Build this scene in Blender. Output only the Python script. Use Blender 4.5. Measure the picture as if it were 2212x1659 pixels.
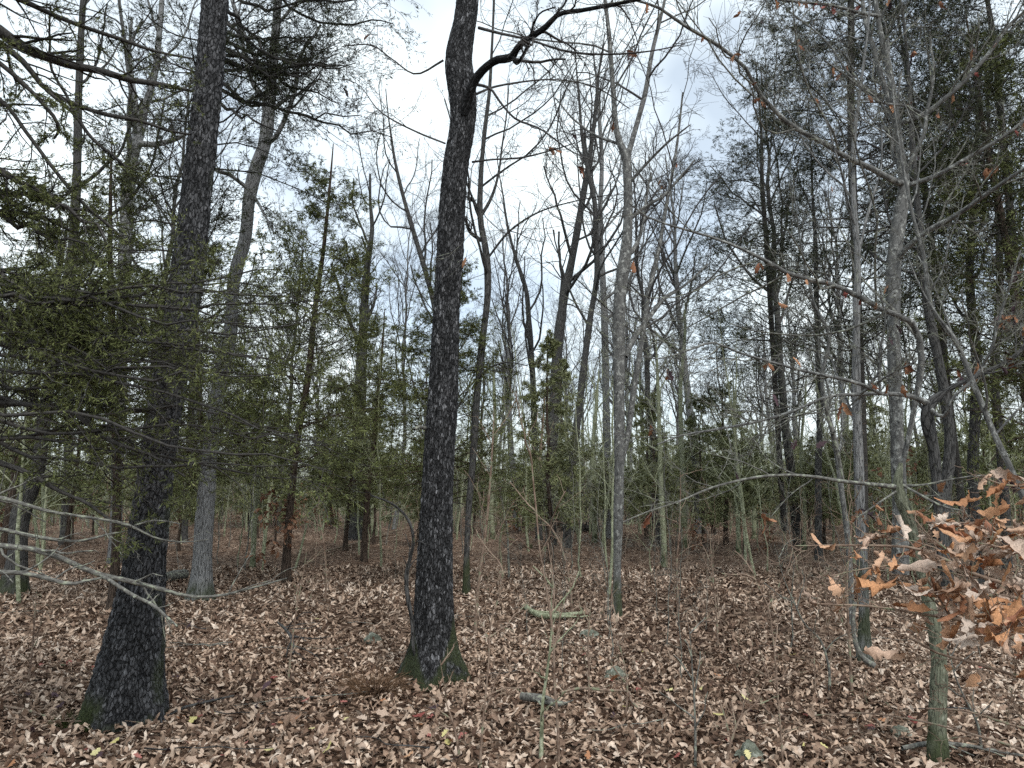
import bpy, math
import numpy as np
from mathutils import Vector, Euler

# ------------------------------------------------------------------ scene, camera, sky, sun, exposure
for o in list(bpy.data.objects):
    bpy.data.objects.remove(o)
scene = bpy.context.scene
rad = math.radians
CAM_H, PITCH, F = 1.6, rad(8.2), 1609.0          # eye height, tilt up, focal length in units of a 2212-wide picture
cam_data = bpy.data.cameras.new('camera')
cam = bpy.data.objects.new('camera', cam_data)
scene.collection.objects.link(cam)
cam.location = (0, 0, CAM_H)
cam.rotation_euler = (rad(90) + PITCH, 0, 0)
cam_data.sensor_width = 36
cam_data.sensor_fit = 'HORIZONTAL'
cam_data.lens = 36 * F / 2212
cam_data.clip_start = 0.05
cam_data.clip_end = 600
scene.camera = cam

SUN_EL, SUN_ROT = rad(52), rad(150)
world = bpy.data.worlds.new('World')
scene.world = world
world.use_nodes = True
nt = world.node_tree
nt.nodes.clear()
n_out = nt.nodes.new('ShaderNodeOutputWorld')
n_bg = nt.nodes.new('ShaderNodeBackground')
n_sky = nt.nodes.new('ShaderNodeTexSky')
n_sky.sky_type = 'NISHITA'
n_sky.sun_disc = False
n_sky.sun_elevation = SUN_EL
n_sky.sun_rotation = SUN_ROT
n_scale = nt.nodes.new('ShaderNodeVectorMath'); n_scale.operation = 'SCALE'
n_scale.inputs['Scale'].default_value = 0.10
n_tc = nt.nodes.new('ShaderNodeTexCoord')
n_noise = nt.nodes.new('ShaderNodeTexNoise')
n_noise.inputs['Scale'].default_value = 3.2
n_noise.inputs['Detail'].default_value = 4
n_ramp = nt.nodes.new('ShaderNodeMapRange')
n_ramp.inputs['From Min'].default_value = 0.40
n_ramp.inputs['From Max'].default_value = 0.62
n_ramp.inputs['To Min'].default_value = 0.42
n_ramp.inputs['To Max'].default_value = 1.0
n_mix = nt.nodes.new('ShaderNodeMix'); n_mix.data_type = 'RGBA'
n_mix.inputs['B'].default_value = (0.83, 0.915, 0.94, 1)       # thick white overcast
nt.links.new(n_tc.outputs['Generated'], n_noise.inputs['Vector'])
nt.links.new(n_noise.outputs['Fac'], n_ramp.inputs['Value'])
nt.links.new(n_ramp.outputs['Result'], n_mix.inputs['Factor'])
nt.links.new(n_sky.outputs['Color'], n_scale.inputs[0])
nt.links.new(n_scale.outputs['Vector'], n_mix.inputs['A'])
nt.links.new(n_mix.outputs['Result'], n_bg.inputs['Color'])
nt.links.new(n_bg.outputs['Background'], n_out.inputs['Surface'])
n_bg.inputs['Strength'].default_value = 1.0

sun_data = bpy.data.lights.new('sun', 'SUN')
sun_data.energy = 1.5
sun_data.angle = rad(14)
sun_data.color = (1.0, 0.97, 0.93)
sun = bpy.data.objects.new('sun', sun_data)
scene.collection.objects.link(sun)
sun.rotation_euler = (rad(90) - SUN_EL, 0, rad(25))

vs = scene.view_settings
vs.view_transform = 'Standard'
vs.look = 'None'
vs.gamma = 1
vs.exposure = 0.70
vs.use_curve_mapping = False
scene.cycles.max_bounces = 4
scene.cycles.diffuse_bounces = 2
scene.cycles.use_denoising = False
scene.cycles.use_light_tree = False
scene.cycles.adaptive_threshold = 0.02
world.cycles.sampling_method = 'NONE'

rng = np.random.default_rng(11)
col = scene.collection

# ------------------------------------------------------------------ helpers: names, labels, noise
def tag(o, label=None, cat=None, group=None, kind=None):
    if label: o['label'] = label
    if cat: o['category'] = cat
    if group: o['group'] = group
    if kind: o['kind'] = kind
    return o

def empty(name, loc, label=None, cat=None, group=None):
    o = bpy.data.objects.new(name, None)
    o.empty_display_size = 0.1
    col.objects.link(o)
    o.location = loc
    return tag(o, label, cat, group)

def hsh(i, j, k, s):
    n = (i * 374761393 + j * 668265263 + k * 1442695041 + s * 1274126177) & 0xffffffff
    n = ((n ^ (n >> 13)) * 1274126177) & 0xffffffff
    n = ((n ^ (n >> 15)) * 2246822519) & 0xffffffff
    n = n ^ (n >> 16)
    return n / 4294967296.0

def vnoise(p, s=0):
    p = np.asarray(p, float)
    i = np.floor(p).astype(np.int64); f = p - i; f = f * f * (3 - 2 * f)
    r = 0
    for a in (0, 1):
        for b in (0, 1):
            for c in (0, 1):
                w = (f[..., 0] if a else 1 - f[..., 0]) * (f[..., 1] if b else 1 - f[..., 1]) * (f[..., 2] if c else 1 - f[..., 2])
                r = r + w * hsh(i[..., 0] + a, i[..., 1] + b, i[..., 2] + c, s)
    return r

def worley(p, s=0):
    i = np.floor(p).astype(np.int64)
    f1 = np.full(p.shape[0], 9.0); f2 = f1.copy(); idv = np.zeros(p.shape[0])
    for a in (-1, 0, 1):
        for b in (-1, 0, 1):
            for c in (-1, 0, 1):
                ii, jj, kk = i[:, 0] + a, i[:, 1] + b, i[:, 2] + c
                q = np.stack([ii + hsh(ii, jj, kk, s), jj + hsh(ii, jj, kk, s + 1), kk + hsh(ii, jj, kk, s + 2)], 1)
                d = np.linalg.norm(q - p, axis=1)
                m = d < f1
                f2 = np.where(m, f1, np.minimum(f2, d))
                idv = np.where(m, hsh(ii, jj, kk, s + 3), idv)
                f1 = np.where(m, d, f1)
    return f1, f2, idv

def blocks(u, v, ns, s=0):
    """upright bark blocks round a stem: u counts cells round it (wraps at ns), v counts cells up it"""
    i = np.floor(u).astype(np.int64); j = np.floor(v).astype(np.int64)
    f1 = np.full(u.shape[0], 9.0); f2 = f1.copy(); idv = np.zeros(u.shape[0])
    for a in (-1, 0, 1):
        for b in (-1, 0, 1):
            ii, jj = i + a, j + b; iw = ii % ns
            du = np.abs(ii + hsh(iw, jj, 0 * iw, s) - u); dv = np.abs(jj + hsh(iw, jj, 0 * iw + 1, s) - v)
            d = .35 * np.maximum(du, dv) + .65 * np.sqrt(du * du + dv * dv)
            m = d < f1
            f2 = np.where(m, f1, np.minimum(f2, d)); idv = np.where(m, hsh(iw, jj, 0 * iw + 2, s), idv); f1 = np.where(m, d, f1)
    return f1, f2, idv

def gh(x, y):
    x = np.asarray(x, float); y = np.asarray(y, float)
    z0 = np.zeros_like(x)
    d = np.clip((y - 7) / 20, 0, 1)
    h = 0.05 * (vnoise(np.stack([x * 1.1, y * 1.1, z0], -1), 3) - .5)
    h = h + 0.22 * d * (vnoise(np.stack([x * .16, y * .16, z0], -1), 5) - .5)
    return h

def unp(x, y, Y):
    """point of the place seen at picture position (x, y) of a 2212-wide frame, Y metres ahead; also its metres per unit"""
    cx = (x - 1106) / F; cy = (829.5 - y) / F
    dy = math.cos(PITCH) - cy * math.sin(PITCH); dz = math.sin(PITCH) + cy * math.cos(PITCH)
    s = Y / dy
    return np.array([cx * s, Y, CAM_H + dz * s]), s / F

def ghit(x, y):
    """ground point seen at (x, y)"""
    cx = (x - 1106) / F; cy = (829.5 - y) / F
    dy = math.cos(PITCH) - cy * math.sin(PITCH); dz = math.sin(PITCH) + cy * math.cos(PITCH)
    g = 0.0
    for _ in range(4):
        s = (g - CAM_H) / dz
        g = float(gh(cx * s, dy * s))
    return np.array([cx * s, dy * s, g])

def unit(v):
    return v / np.maximum(np.linalg.norm(v, axis=-1, keepdims=True), 1e-9)

# ------------------------------------------------------------------ mesh building
def make_mesh(name, V, Q, attrs=None, smooth=True):
    me = bpy.data.meshes.new(name)
    V = np.ascontiguousarray(V, np.float32); Q = np.ascontiguousarray(Q, np.int32)
    me.vertices.add(len(V)); me.vertices.foreach_set('co', V.ravel())
    k = Q.shape[1]
    me.loops.add(Q.size); me.loops.foreach_set('vertex_index', Q.ravel())
    me.polygons.add(len(Q)); me.polygons.foreach_set('loop_start', np.arange(0, Q.size, k, dtype=np.int32))
    me.update(calc_edges=True)
    me.polygons.foreach_set('use_smooth', np.full(len(Q), smooth))
    for an, (t, arr) in (attrs or {}).items():
        a = me.attributes.new(an, t, 'POINT')
        a.data.foreach_set('vector' if t == 'FLOAT_VECTOR' else 'value', np.ascontiguousarray(arr, np.float32).ravel())
    return me

def add_obj(name, me, material, parent=None, origin=None):
    """link a mesh as one object; vertices are in world space, origin is where the object's own origin goes"""
    if material is not None and not me.materials:
        me.materials.append(material)
    o = bpy.data.objects.new(name, me)
    col.objects.link(o)
    if parent is not None:
        o.parent = parent
        me.transform(__import__('mathutils').Matrix.Translation(-parent.location))
    elif origin is not None:
        me.transform(__import__('mathutils').Matrix.Translation(-Vector(origin)))
        o.location = origin
    return o

def crom(P, n):
    """smooth curve through the rows of P (any columns), n samples"""
    P = np.asarray(P, float)
    if len(P) == 2:
        t = np.linspace(0, 1, n)[:, None]
        return P[0] * (1 - t) + P[1] * t
    d = np.r_[0, np.cumsum(np.linalg.norm(np.diff(P[:, :3], axis=0), axis=1))]
    u = np.linspace(0, d[-1], n)
    k = np.clip(np.searchsorted(d, u, side='right') - 1, 0, len(P) - 2)
    t = ((u - d[k]) / np.maximum(d[k + 1] - d[k], 1e-9))[:, None]
    m = np.gradient(P, d, axis=0)
    h = (d[k + 1] - d[k])[:, None]
    return ((2 * t**3 - 3 * t**2 + 1) * P[k] + (t**3 - 2 * t**2 + t) * h * m[k]
            + (-2 * t**3 + 3 * t**2) * P[k + 1] + (t**3 - t**2) * h * m[k + 1])

def tube_arrays(P, R, k):
    B, n, _ = P.shape
    T = unit(np.gradient(P, axis=1))
    mean = unit(P[:, -1] - P[:, 0])
    ref = np.where(np.abs(mean[:, 2:3]) > .75, np.array([[1., 0.15, 0]]), np.array([[0.1, 0., 1.]]))
    u = unit(np.cross(T, ref[:, None, :])); v = np.cross(T, u)
    a = 2 * np.pi * np.arange(k) / k
    ca, sa = np.cos(a)[None, None, :, None], np.sin(a)[None, None, :, None]
    ring = P[:, :, None, :] + R[:, :, None, None] * (ca * u[:, :, None, :] + sa * v[:, :, None, :])
    ln = np.concatenate([np.zeros((B, 1)), np.cumsum(np.linalg.norm(np.diff(P, axis=1), axis=2), 1)], 1)
    r0 = R.max(1)[:, None, None]
    off = rng.uniform(0, 50, (B, 1, 1))
    co = np.stack([np.broadcast_to(np.cos(a) * r0, (B, n, k)) + off, np.broadcast_to(np.sin(a) * r0, (B, n, k)) + off,
                   np.broadcast_to(ln[:, :, None], (B, n, k)) + off], -1)
    base = (np.arange(B) * n * k)[:, None, None]
    i = (np.arange(n - 1) * k)[None, :, None]; j = np.arange(k)[None, None, :]; j2 = (j + 1) % k
    q = np.stack([base + i + j, base + i + j2, base + i + k + j2, base + i + k + j], -1).reshape(-1, 4)
    return ring.reshape(-1, 3), q, co.reshape(-1, 3)

class Acc:
    """collects tubes and blades into one mesh"""
    def __init__(s): s.V, s.Q, s.C, s.T, s.n = [], [], [], [], 0
    def tubes(s, P, R, k):
        P = np.asarray(P, float); R = np.asarray(R, float)
        if P.ndim == 2: P, R = P[None], R[None]
        V, q, co = tube_arrays(P, R, k)
        t = np.repeat(rng.random(P.shape[0]), P.shape[1] * k)
        s.V.append(V); s.Q.append(q + s.n); s.C.append(co); s.T.append(t); s.n += len(V)
    def quads(s, V, tint):                       # V (N,4,3)
        N = len(V)
        s.V.append(V.reshape(-1, 3)); s.Q.append(np.arange(N * 4).reshape(N, 4) + s.n)
        s.C.append(V.reshape(-1, 3)); s.T.append(np.repeat(tint, 4)); s.n += N * 4
    def mesh(s, name, extra=None):
        V = np.concatenate(s.V)
        at = {'co': ('FLOAT_VECTOR', np.concatenate(s.C)), 'tint': ('FLOAT', np.concatenate(s.T))}
        if extra is not None: at['moss'] = ('FLOAT', extra(V))
        return make_mesh(name, V, np.concatenate(s.Q), at)
    def build(s, name, material, parent=None, extra=None):
        return add_obj(name, s.mesh(name, extra), material, parent)

def sprout(P, R, m, t0, t1, ang, L, n, wander, up, rr, rmin, fall=0.3, flat=0.0):
    """m side branches on each of the branches P (B,n0,3)"""
    B, n0 = P.shape[:2]
    t = t0 + (t1 - t0) * (np.arange(m)[None] + rng.random((B, m))) / m
    f = t * (n0 - 1); i = np.clip(f.astype(int), 0, n0 - 2); w = (f - i)[..., None]
    b = np.arange(B)[:, None]
    S = P[b, i] * (1 - w) + P[b, i + 1] * w
    r = R[b, i] * (1 - w[..., 0]) + R[b, i + 1] * w[..., 0]
    T = unit(P[b, i + 1] - P[b, i])
    rv = rng.normal(size=T.shape); rv[..., 2] *= (1 - flat)
    perp = unit(np.cross(np.cross(T, rv), T))
    a = rng.uniform(ang[0], ang[1], (B, m))[..., None]
    D = unit(np.cos(a) * T + np.sin(a) * perp)
    pl = np.linalg.norm(np.diff(P, axis=1), axis=2).sum(1)[:, None]
    LL = (pl * L if np.isscalar(L) else rng.uniform(L[0], L[1], (B, m))) * (1 - fall * t) * rng.uniform(.65, 1.25, (B, m))
    pts = [S]
    for k in range(n - 1):
        pts.append(pts[-1] + D * (LL / (n - 1))[..., None])
        D = D + wander * rng.normal(size=D.shape); D[..., 2] += up
        D = unit(D)
    Q = np.stack(pts, 2).reshape(B * m, n, 3)
    rs = np.maximum(r * rr, rmin).reshape(-1)
    RR = rs[:, None] * np.linspace(1, .45, n)[None]
    RR = np.maximum(RR, rmin * .6)
    return Q, RR

def pad(lst, n):
    return np.stack([crom(np.c_[p, r], n)[:, :3] for p, r in lst]), np.stack([crom(np.c_[p, r], n)[:, 3] for p, r in lst])

def blades(P, k, ln, wd, ang, droop=0.0):
    B, n0 = P.shape[:2]
    t = rng.uniform(.05, 1, (B, k)); f = t * (n0 - 1); i = np.clip(f.astype(int), 0, n0 - 2); w = (f - i)[..., None]
    b = np.arange(B)[:, None]
    S = P[b, i] * (1 - w) + P[b, i + 1] * w
    T = unit(P[b, i + 1] - P[b, i])
    perp = unit(np.cross(np.cross(T, rng.normal(size=T.shape)), T))
    a = rng.uniform(ang[0], ang[1], (B, k))[..., None]
    D = np.cos(a) * T + np.sin(a) * perp; D[..., 2] -= droop; D = unit(D)
    side = unit(np.cross(D, rng.normal(size=D.shape)))
    L = rng.uniform(ln[0], ln[1], (B, k))[..., None]; W = rng.uniform(wd[0], wd[1], (B, k))[..., None]
    mid = S + D * L * .5
    tip = S + D * L + side * W * .6
    V = np.stack([S, mid + side * W, tip, mid - side * W], 2).reshape(-1, 4, 3)
    tint = np.clip(np.repeat(rng.random(B), k) * .55 + rng.random(B * k) * .45, 0, 1)
    return V, tint

# ------------------------------------------------------------------ materials
def new_mat(name, rough=.9, spec=.15):
    m = bpy.data.materials.new(name); m.use_nodes = True
    t = m.node_tree; b = t.nodes['Principled BSDF']
    b.inputs['Roughness'].default_value = rough
    b.inputs['Specular IOR Level'].default_value = spec
    return m, t, b

def node(t, typ, **kw):
    n = t.nodes.new(typ)
    for k, v in kw.items():
        if k.startswith('i_'): n.inputs[k[2:].replace('_', ' ')].default_value = v
        else: setattr(n, k, v)
    return n

def ramp(t, stops, interp='LINEAR'):
    r = t.nodes.new('ShaderNodeValToRGB'); e = r.color_ramp; e.interpolation = interp
    while len(e.elements) < len(stops): e.elements.new(.5)
    for el, (p, c) in zip(e.elements, stops):
        el.position = p; el.color = (*c, 1)
    return r

def bark_mat(name, dark, light, scale=40, zs=.35, edge=.12, bump=.6, lichen=None, moss=(.042, .052, .022), relief=False, patch=None, plates=None, thin=False):
    m, t, b = new_mat(name)
    L = t.links.new
    at = node(t, 'ShaderNodeAttribute', attribute_name='co')
    if thin:
        no = node(t, 'ShaderNodeTexNoise', i_Scale=thin, i_Detail=2.0, i_Roughness=.7); L(at.outputs['Vector'], no.inputs['Vector'])
        st = [(.3, dark), (.55, light)]
        if lichen: st.append((lichen[1] + .08, lichen[2]))
        rp = ramp(t, st); L(no.outputs['Fac'], rp.inputs['Fac'])
        ma = node(t, 'ShaderNodeAttribute', attribute_name='moss')
        mx = node(t, 'ShaderNodeMix', data_type='RGBA'); L(ma.outputs['Fac'], mx.inputs['Factor']); L(rp.outputs['Color'], mx.inputs['A']); mx.inputs['B'].default_value = (*moss, 1)
        L(mx.outputs['Result'], b.inputs['Base Color'])
        return m
    mp = node(t, 'ShaderNodeMapping'); mp.inputs['Scale'].default_value = (scale, scale, scale * zs)
    L(at.outputs['Vector'], mp.inputs['Vector'])
    no = node(t, 'ShaderNodeTexNoise', i_Scale=1.3, i_Detail=5.0, i_Roughness=.65); L(mp.outputs[0], no.inputs['Vector'])
    vo = node(t, 'ShaderNodeTexVoronoi', feature='DISTANCE_TO_EDGE'); vo.inputs['Scale'].default_value = .55
    mv = node(t, 'ShaderNodeVectorMath', operation='ADD'); sc = node(t, 'ShaderNodeVectorMath', operation='SCALE'); sc.inputs['Scale'].default_value = .9
    L(no.outputs['Color'], sc.inputs[0]); L(mp.outputs[0], mv.inputs[0]); L(sc.outputs[0], mv.inputs[1]); L(mv.outputs[0], vo.inputs['Vector'])
    mr = node(t, 'ShaderNodeMapRange', i_From_Min=0.0, i_From_Max=edge); L(vo.outputs['Distance'], mr.inputs['Value'])
    rp = ramp(t, [(.28, dark), (.75, light)]); L(no.outputs['Fac'], rp.inputs['Fac'])
    mx = node(t, 'ShaderNodeMix', data_type='RGBA'); mx.inputs['A'].default_value = (*[c * .45 for c in dark], 1)
    L(mr.outputs['Result'], mx.inputs['Factor']); L(rp.outputs['Color'], mx.inputs['B'])
    outc = mx.outputs['Result']; height = mr.outputs['Result']
    if relief: outc = rp.outputs['Color']; height = no.outputs['Fac']
    if relief:
        # upright plates: dark seams, each plate its own grey
        vs_, cell_z, seam, tones = plates
        mp2 = node(t, 'ShaderNodeMapping'); mp2.inputs['Scale'].default_value = (vs_, vs_, vs_ * cell_z); L(at.outputs['Vector'], mp2.inputs['Vector'])
        wn = node(t, 'ShaderNodeTexNoise', i_Scale=.9, i_Detail=3.0); L(mp2.outputs[0], wn.inputs['Vector'])
        ws = node(t, 'ShaderNodeVectorMath', operation='SCALE'); ws.inputs['Scale'].default_value = 1.3; L(wn.outputs['Color'], ws.inputs[0])
        wa = node(t, 'ShaderNodeVectorMath', operation='ADD'); L(mp2.outputs[0], wa.inputs[0]); L(ws.outputs[0], wa.inputs[1])
        ve = node(t, 'ShaderNodeTexVoronoi', feature='DISTANCE_TO_EDGE'); ve.inputs['Scale'].default_value = 1; L(wa.outputs[0], ve.inputs['Vector'])
        vc = node(t, 'ShaderNodeTexVoronoi'); vc.inputs['Scale'].default_value = 1; L(wa.outputs[0], vc.inputs['Vector'])
        sepc = node(t, 'ShaderNodeSeparateColor'); L(vc.outputs['Color'], sepc.inputs['Color'])
        tr_ = ramp(t, tones); L(sepc.outputs[0], tr_.inputs['Fac'])
        es = node(t, 'ShaderNodeMapRange', i_From_Min=seam * .25, i_From_Max=seam, i_To_Min=.22); L(ve.outputs['Distance'], es.inputs['Value'])
        mm = node(t, 'ShaderNodeVectorMath', operation='SCALE'); L(tr_.outputs['Color'], mm.inputs[0]); L(es.outputs['Result'], mm.inputs['Scale'])
        ra = node(t, 'ShaderNodeAttribute', attribute_name='relief')
        rr = ramp(t, relief); L(ra.outputs['Fac'], rr.inputs['Fac'])
        m2 = node(t, 'ShaderNodeMix', data_type='RGBA', blend_type='MULTIPLY'); m2.inputs['Factor'].default_value = 1
        L(outc, m2.inputs['A']); L(rr.outputs['Color'], m2.inputs['B'])
        m5 = node(t, 'ShaderNodeMix', data_type='RGBA', blend_type='MULTIPLY'); m5.inputs['Factor'].default_value = 1
        L(m2.outputs['Result'], m5.inputs['A']); L(mm.outputs[0], m5.inputs['B']); outc = m5.outputs['Result']
        height = es.outputs['Result']
    if patch:
        pn = node(t, 'ShaderNodeTexNoise', i_Scale=patch[0], i_Detail=3.0); L(at.outputs['Vector'], pn.inputs['Vector'])
        pr = node(t, 'ShaderNodeMapRange', i_From_Min=patch[1], i_From_Max=patch[1] + .1); L(pn.outputs['Fac'], pr.inputs['Value'])
        m3 = node(t, 'ShaderNodeMix', data_type='RGBA'); L(pr.outputs['Result'], m3.inputs['Factor']); L(outc, m3.inputs['A'])
        m3.inputs['B'].default_value = (*patch[2], 1); outc = m3.outputs['Result']
    if lichen:
        pn = node(t, 'ShaderNodeTexNoise', i_Scale=lichen[0], i_Detail=6.0, i_Roughness=.7); L(at.outputs['Vector'], pn.inputs['Vector'])
        pr = node(t, 'ShaderNodeMapRange', i_From_Min=lichen[1], i_From_Max=lichen[1] + .12); L(pn.outputs['Fac'], pr.inputs['Value'])
        m3 = node(t, 'ShaderNodeMix', data_type='RGBA'); L(pr.outputs['Result'], m3.inputs['Factor']); L(outc, m3.inputs['A'])
        m3.inputs['B'].default_value = (*lichen[2], 1); outc = m3.outputs['Result']
    ma = node(t, 'ShaderNodeAttribute', attribute_name='moss')
    mn = node(t, 'ShaderNodeTexNoise', i_Scale=90.0, i_Detail=3.0); L(at.outputs['Vector'], mn.inputs['Vector'])
    mc = ramp(t, [(.3, tuple(c * .4 for c in moss)), (.7, tuple(c * 1.5 for c in moss))]); L(mn.outputs['Fac'], mc.inputs['Fac'])
    m4 = node(t, 'ShaderNodeMix', data_type='RGBA'); L(ma.outputs['Fac'], m4.inputs['Factor']); L(outc, m4.inputs['A']); L(mc.outputs['Color'], m4.inputs['B'])
    L(m4.outputs['Result'], b.inputs['Base Color'])
    bp = node(t, 'ShaderNodeBump', i_Strength=bump, i_Distance=.012)
    ad = node(t, 'ShaderNodeMath', operation='ADD'); L(height, ad.inputs[0]); L(no.outputs['Fac'], ad.inputs[1])
    L(ad.outputs[0], bp.inputs['Height']); L(bp.outputs['Normal'], b.inputs['Normal'])
    return m

M_OAK = bark_mat('bark_dark_blocky', (.06, .06, .063), (.13, .13, .136), 60, .4, .1, .8, relief=[(0, (.3,) * 3), (.5, (.8,) * 3), (1, (1.25,) * 3)],
                 plates=(46, .40, .13, [(0, (.6,) * 3), (.6, (.95,) * 3), (1, (1.6,) * 3)]))
M_OAK2 = bark_mat('bark_dark_flaky', (.055, .055, .057), (.12, .12, .125), 75, .3, .12, .8, relief=[(0, (.25,) * 3), (.5, (.8,) * 3), (1, (1.3,) * 3)],
                  plates=(62, .34, .15, [(0, (.4,) * 3), (.5, (.85,) * 3), (.8, (1.4,) * 3), (1, (2.6,) * 3)]))
M_GREY = bark_mat('bark_pale_grey', (.11, .11, .11), (.34, .34, .335), 45, .22, .10, .6, lichen=(9, .60, (.28, .29, .22)))
M_MID = bark_mat('bark_mid_grey', (.035, .034, .033), (.13, .127, .123), 45, .25, .12, .6, lichen=(7, .60, (.16, .17, .11)))
M_SMOOTH = bark_mat('bark_blotched_smooth', (.06, .06, .058), (.19, .188, .18), 16, .5, .03, .2, lichen=(16, .53, (.38, .385, .36)))
M_GREEN = bark_mat('bark_lichen_green', (.12, .13, .08), (.29, .31, .20), lichen=(22, .56, (.40, .42, .30)), thin=24)
M_GREENB = bark_mat('bark_lichen_green_trunk', (.08, .085, .06), (.21, .22, .155), 50, .3, .08, .4, lichen=(22, .56, (.29, .30, .23)))
M_CEDAR = bark_mat('bark_cedar', (.035, .026, .02), (.15, .11, .085), 55, .12, .14, .7)
M_CEDARD = bark_mat('bark_cedar_dark', (.016, .015, .014), (.06, .056, .052), 55, .15, .14, .6, thin=40)
M_TWIG = bark_mat('bark_twig', (.03, .028, .027), (.085, .08, .078), 30, .3, .05, .2, thin=20)
M_REDST = bark_mat('bark_seedling', (.11, .07, .05), (.26, .19, .145), 40, .3, .03, .2, lichen=(8, .58, (.2, .22, .14)), thin=14)
M_LICH = bark_mat('bark_lichened_dead_branch', (.05, .048, .042), (.16, .155, .14), 60, .2, .08, .5, lichen=(18, .55, (.27, .29, .22)), thin=26)

def foliage_mat(name, stops):
    m, t, b = new_mat(name, .75, .2)
    at = node(t, 'ShaderNodeAttribute', attribute_name='tint')
    r = ramp(t, stops); t.links.new(at.outputs['Fac'], r.inputs['Fac'])
    t.links.new(r.outputs['Color'], b.inputs['Base Color'])
    return m
M_NEEDLE = foliage_mat('cedar_needles', [(0, (.03, .036, .012)), (.5, (.085, .098, .032)), (.85, (.15, .165, .06)), (1, (.23, .24, .11))])
M_NEEDLEY = foliage_mat('young_cedar_needles', [(0, (.075, .085, .038)), (.5, (.17, .185, .085)), (.85, (.25, .265, .135)), (1, (.34, .35, .2))])
M_NEEDLED = foliage_mat('cedar_needles_dark', [(0, (.012, .016, .008)), (.6, (.032, .038, .017)), (1, (.075, .085, .04))])
M_DRYGRASS = foliage_mat('dry_brown_fern', [(0, (.06, .035, .02)), (1, (.20, .12, .07))])
M_MOSSTUFT = foliage_mat('moss_tuft', [(0, (.02, .03, .008)), (1, (.08, .10, .03))])

def leaf_mat(name, stops, by='tint', rough=.75, vein=True):
    m, t, b = new_mat(name, rough, .25)
    L = t.links.new
    if by == 'tint':
        at = node(t, 'ShaderNodeAttribute', attribute_name='tint'); src = at.outputs['Fac']
    else:
        at = node(t, 'ShaderNodeObjectInfo'); src = at.outputs['Random']
    r = ramp(t, stops); L(src, r.inputs['Fac'])
    tc = node(t, 'ShaderNodeTexCoord')
    no = node(t, 'ShaderNodeTexNoise', i_Scale=28.0, i_Detail=4.0); L(tc.outputs['Object'], no.inputs['Vector'])
    mr = node(t, 'ShaderNodeMapRange', i_From_Min=.3, i_From_Max=.7, i_To_Min=.55, i_To_Max=1.25); L(no.outputs['Fac'], mr.inputs['Value'])
    mx = node(t, 'ShaderNodeVectorMath', operation='SCALE'); L(r.outputs['Color'], mx.inputs[0]); L(mr.outputs['Result'], mx.inputs['Scale'])
    L(mx.outputs[0], b.inputs['Base Color'])
    return m
LITTER = [(0, (.04, .022, .014)), (.25, (.12, .07, .046)), (.5, (.30, .205, .145)), (.75, (.50, .37, .275)), (1, (.68, .56, .455))]
M_LITTER = leaf_mat('fallen_leaves', LITTER)
M_LEAF_TAN = leaf_mat('leaf_tan', [(0, (.17, .10, .07)), (.5, (.36, .25, .18)), (1, (.58, .46, .37))], 'obj')
M_LEAF_RED = leaf_mat('leaf_red', [(0, (.22, .06, .05)), (1, (.38, .15, .125))], 'obj')
M_LEAF_ORANGE = leaf_mat('leaf_orange', [(0, (.38, .18, .09)), (1, (.52, .30, .17))], 'obj')
M_LEAF_YELLOW = leaf_mat('leaf_yellow', [(0, (.50, .44, .16)), (1, (.62, .56, .28))], 'obj')
M_LEAF_DARK = leaf_mat('leaf_dark', [(0, (.035, .022, .026)), (1, (.09, .05, .06))], 'obj')
M_LEAF_OAK = leaf_mat('leaf_clinging_oak', [(0, (.30, .13, .075)), (.25, (.50, .25, .12)), (.5, (.54, .33, .21)), (.75, (.50, .37, .29)), (1, (.62, .50, .41))], 'obj')
M_LEAF_CLING = leaf_mat('leaf_clinging_brown', [(0, (.20, .075, .04)), (1, (.42, .22, .12))], 'obj')

M_RUST = leaf_mat('leaf_rust', [(0, (.12, .055, .032)), (1, (.30, .16, .095))])
def ground_mat():
    m, t, b = new_mat('forest_floor', .95, .1)
    L = t.links.new
    tc = node(t, 'ShaderNodeTexCoord')
    vo = node(t, 'ShaderNodeTexVoronoi'); vo.inputs['Scale'].default_value = 14
    no = node(t, 'ShaderNodeTexNoise', i_Scale=6.0, i_Detail=6.0)
    L(tc.outputs['Object'], no.inputs['Vector'])
    ad = node(t, 'ShaderNodeVectorMath', operation='ADD'); L(tc.outputs['Object'], ad.inputs[0])
    sc = node(t, 'ShaderNodeVectorMath', operation='SCALE'); sc.inputs['Scale'].default_value = .12; L(no.outputs['Color'], sc.inputs[0]); L(sc.outputs[0], ad.inputs[1])
    L(ad.outputs[0], vo.inputs['Vector'])
    sp = node(t, 'ShaderNodeSeparateColor'); L(vo.outputs['Color'], sp.inputs['Color'])
    r = ramp(t, [(0, (.02, .012, .008)), (.4, (.075, .045, .03)), (.8, (.18, .12, .085)), (1, (.30, .22, .16))]); L(sp.outputs[0], r.inputs['Fac'])
    L(r.outputs['Color'], b.inputs['Base Color'])
    bp = node(t, 'ShaderNodeBump', i_Strength=.8, i_Distance=.03); L(vo.outputs['Distance'], bp.inputs['Height']); L(bp.outputs['Normal'], b.inputs['Normal'])
    return m
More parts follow.
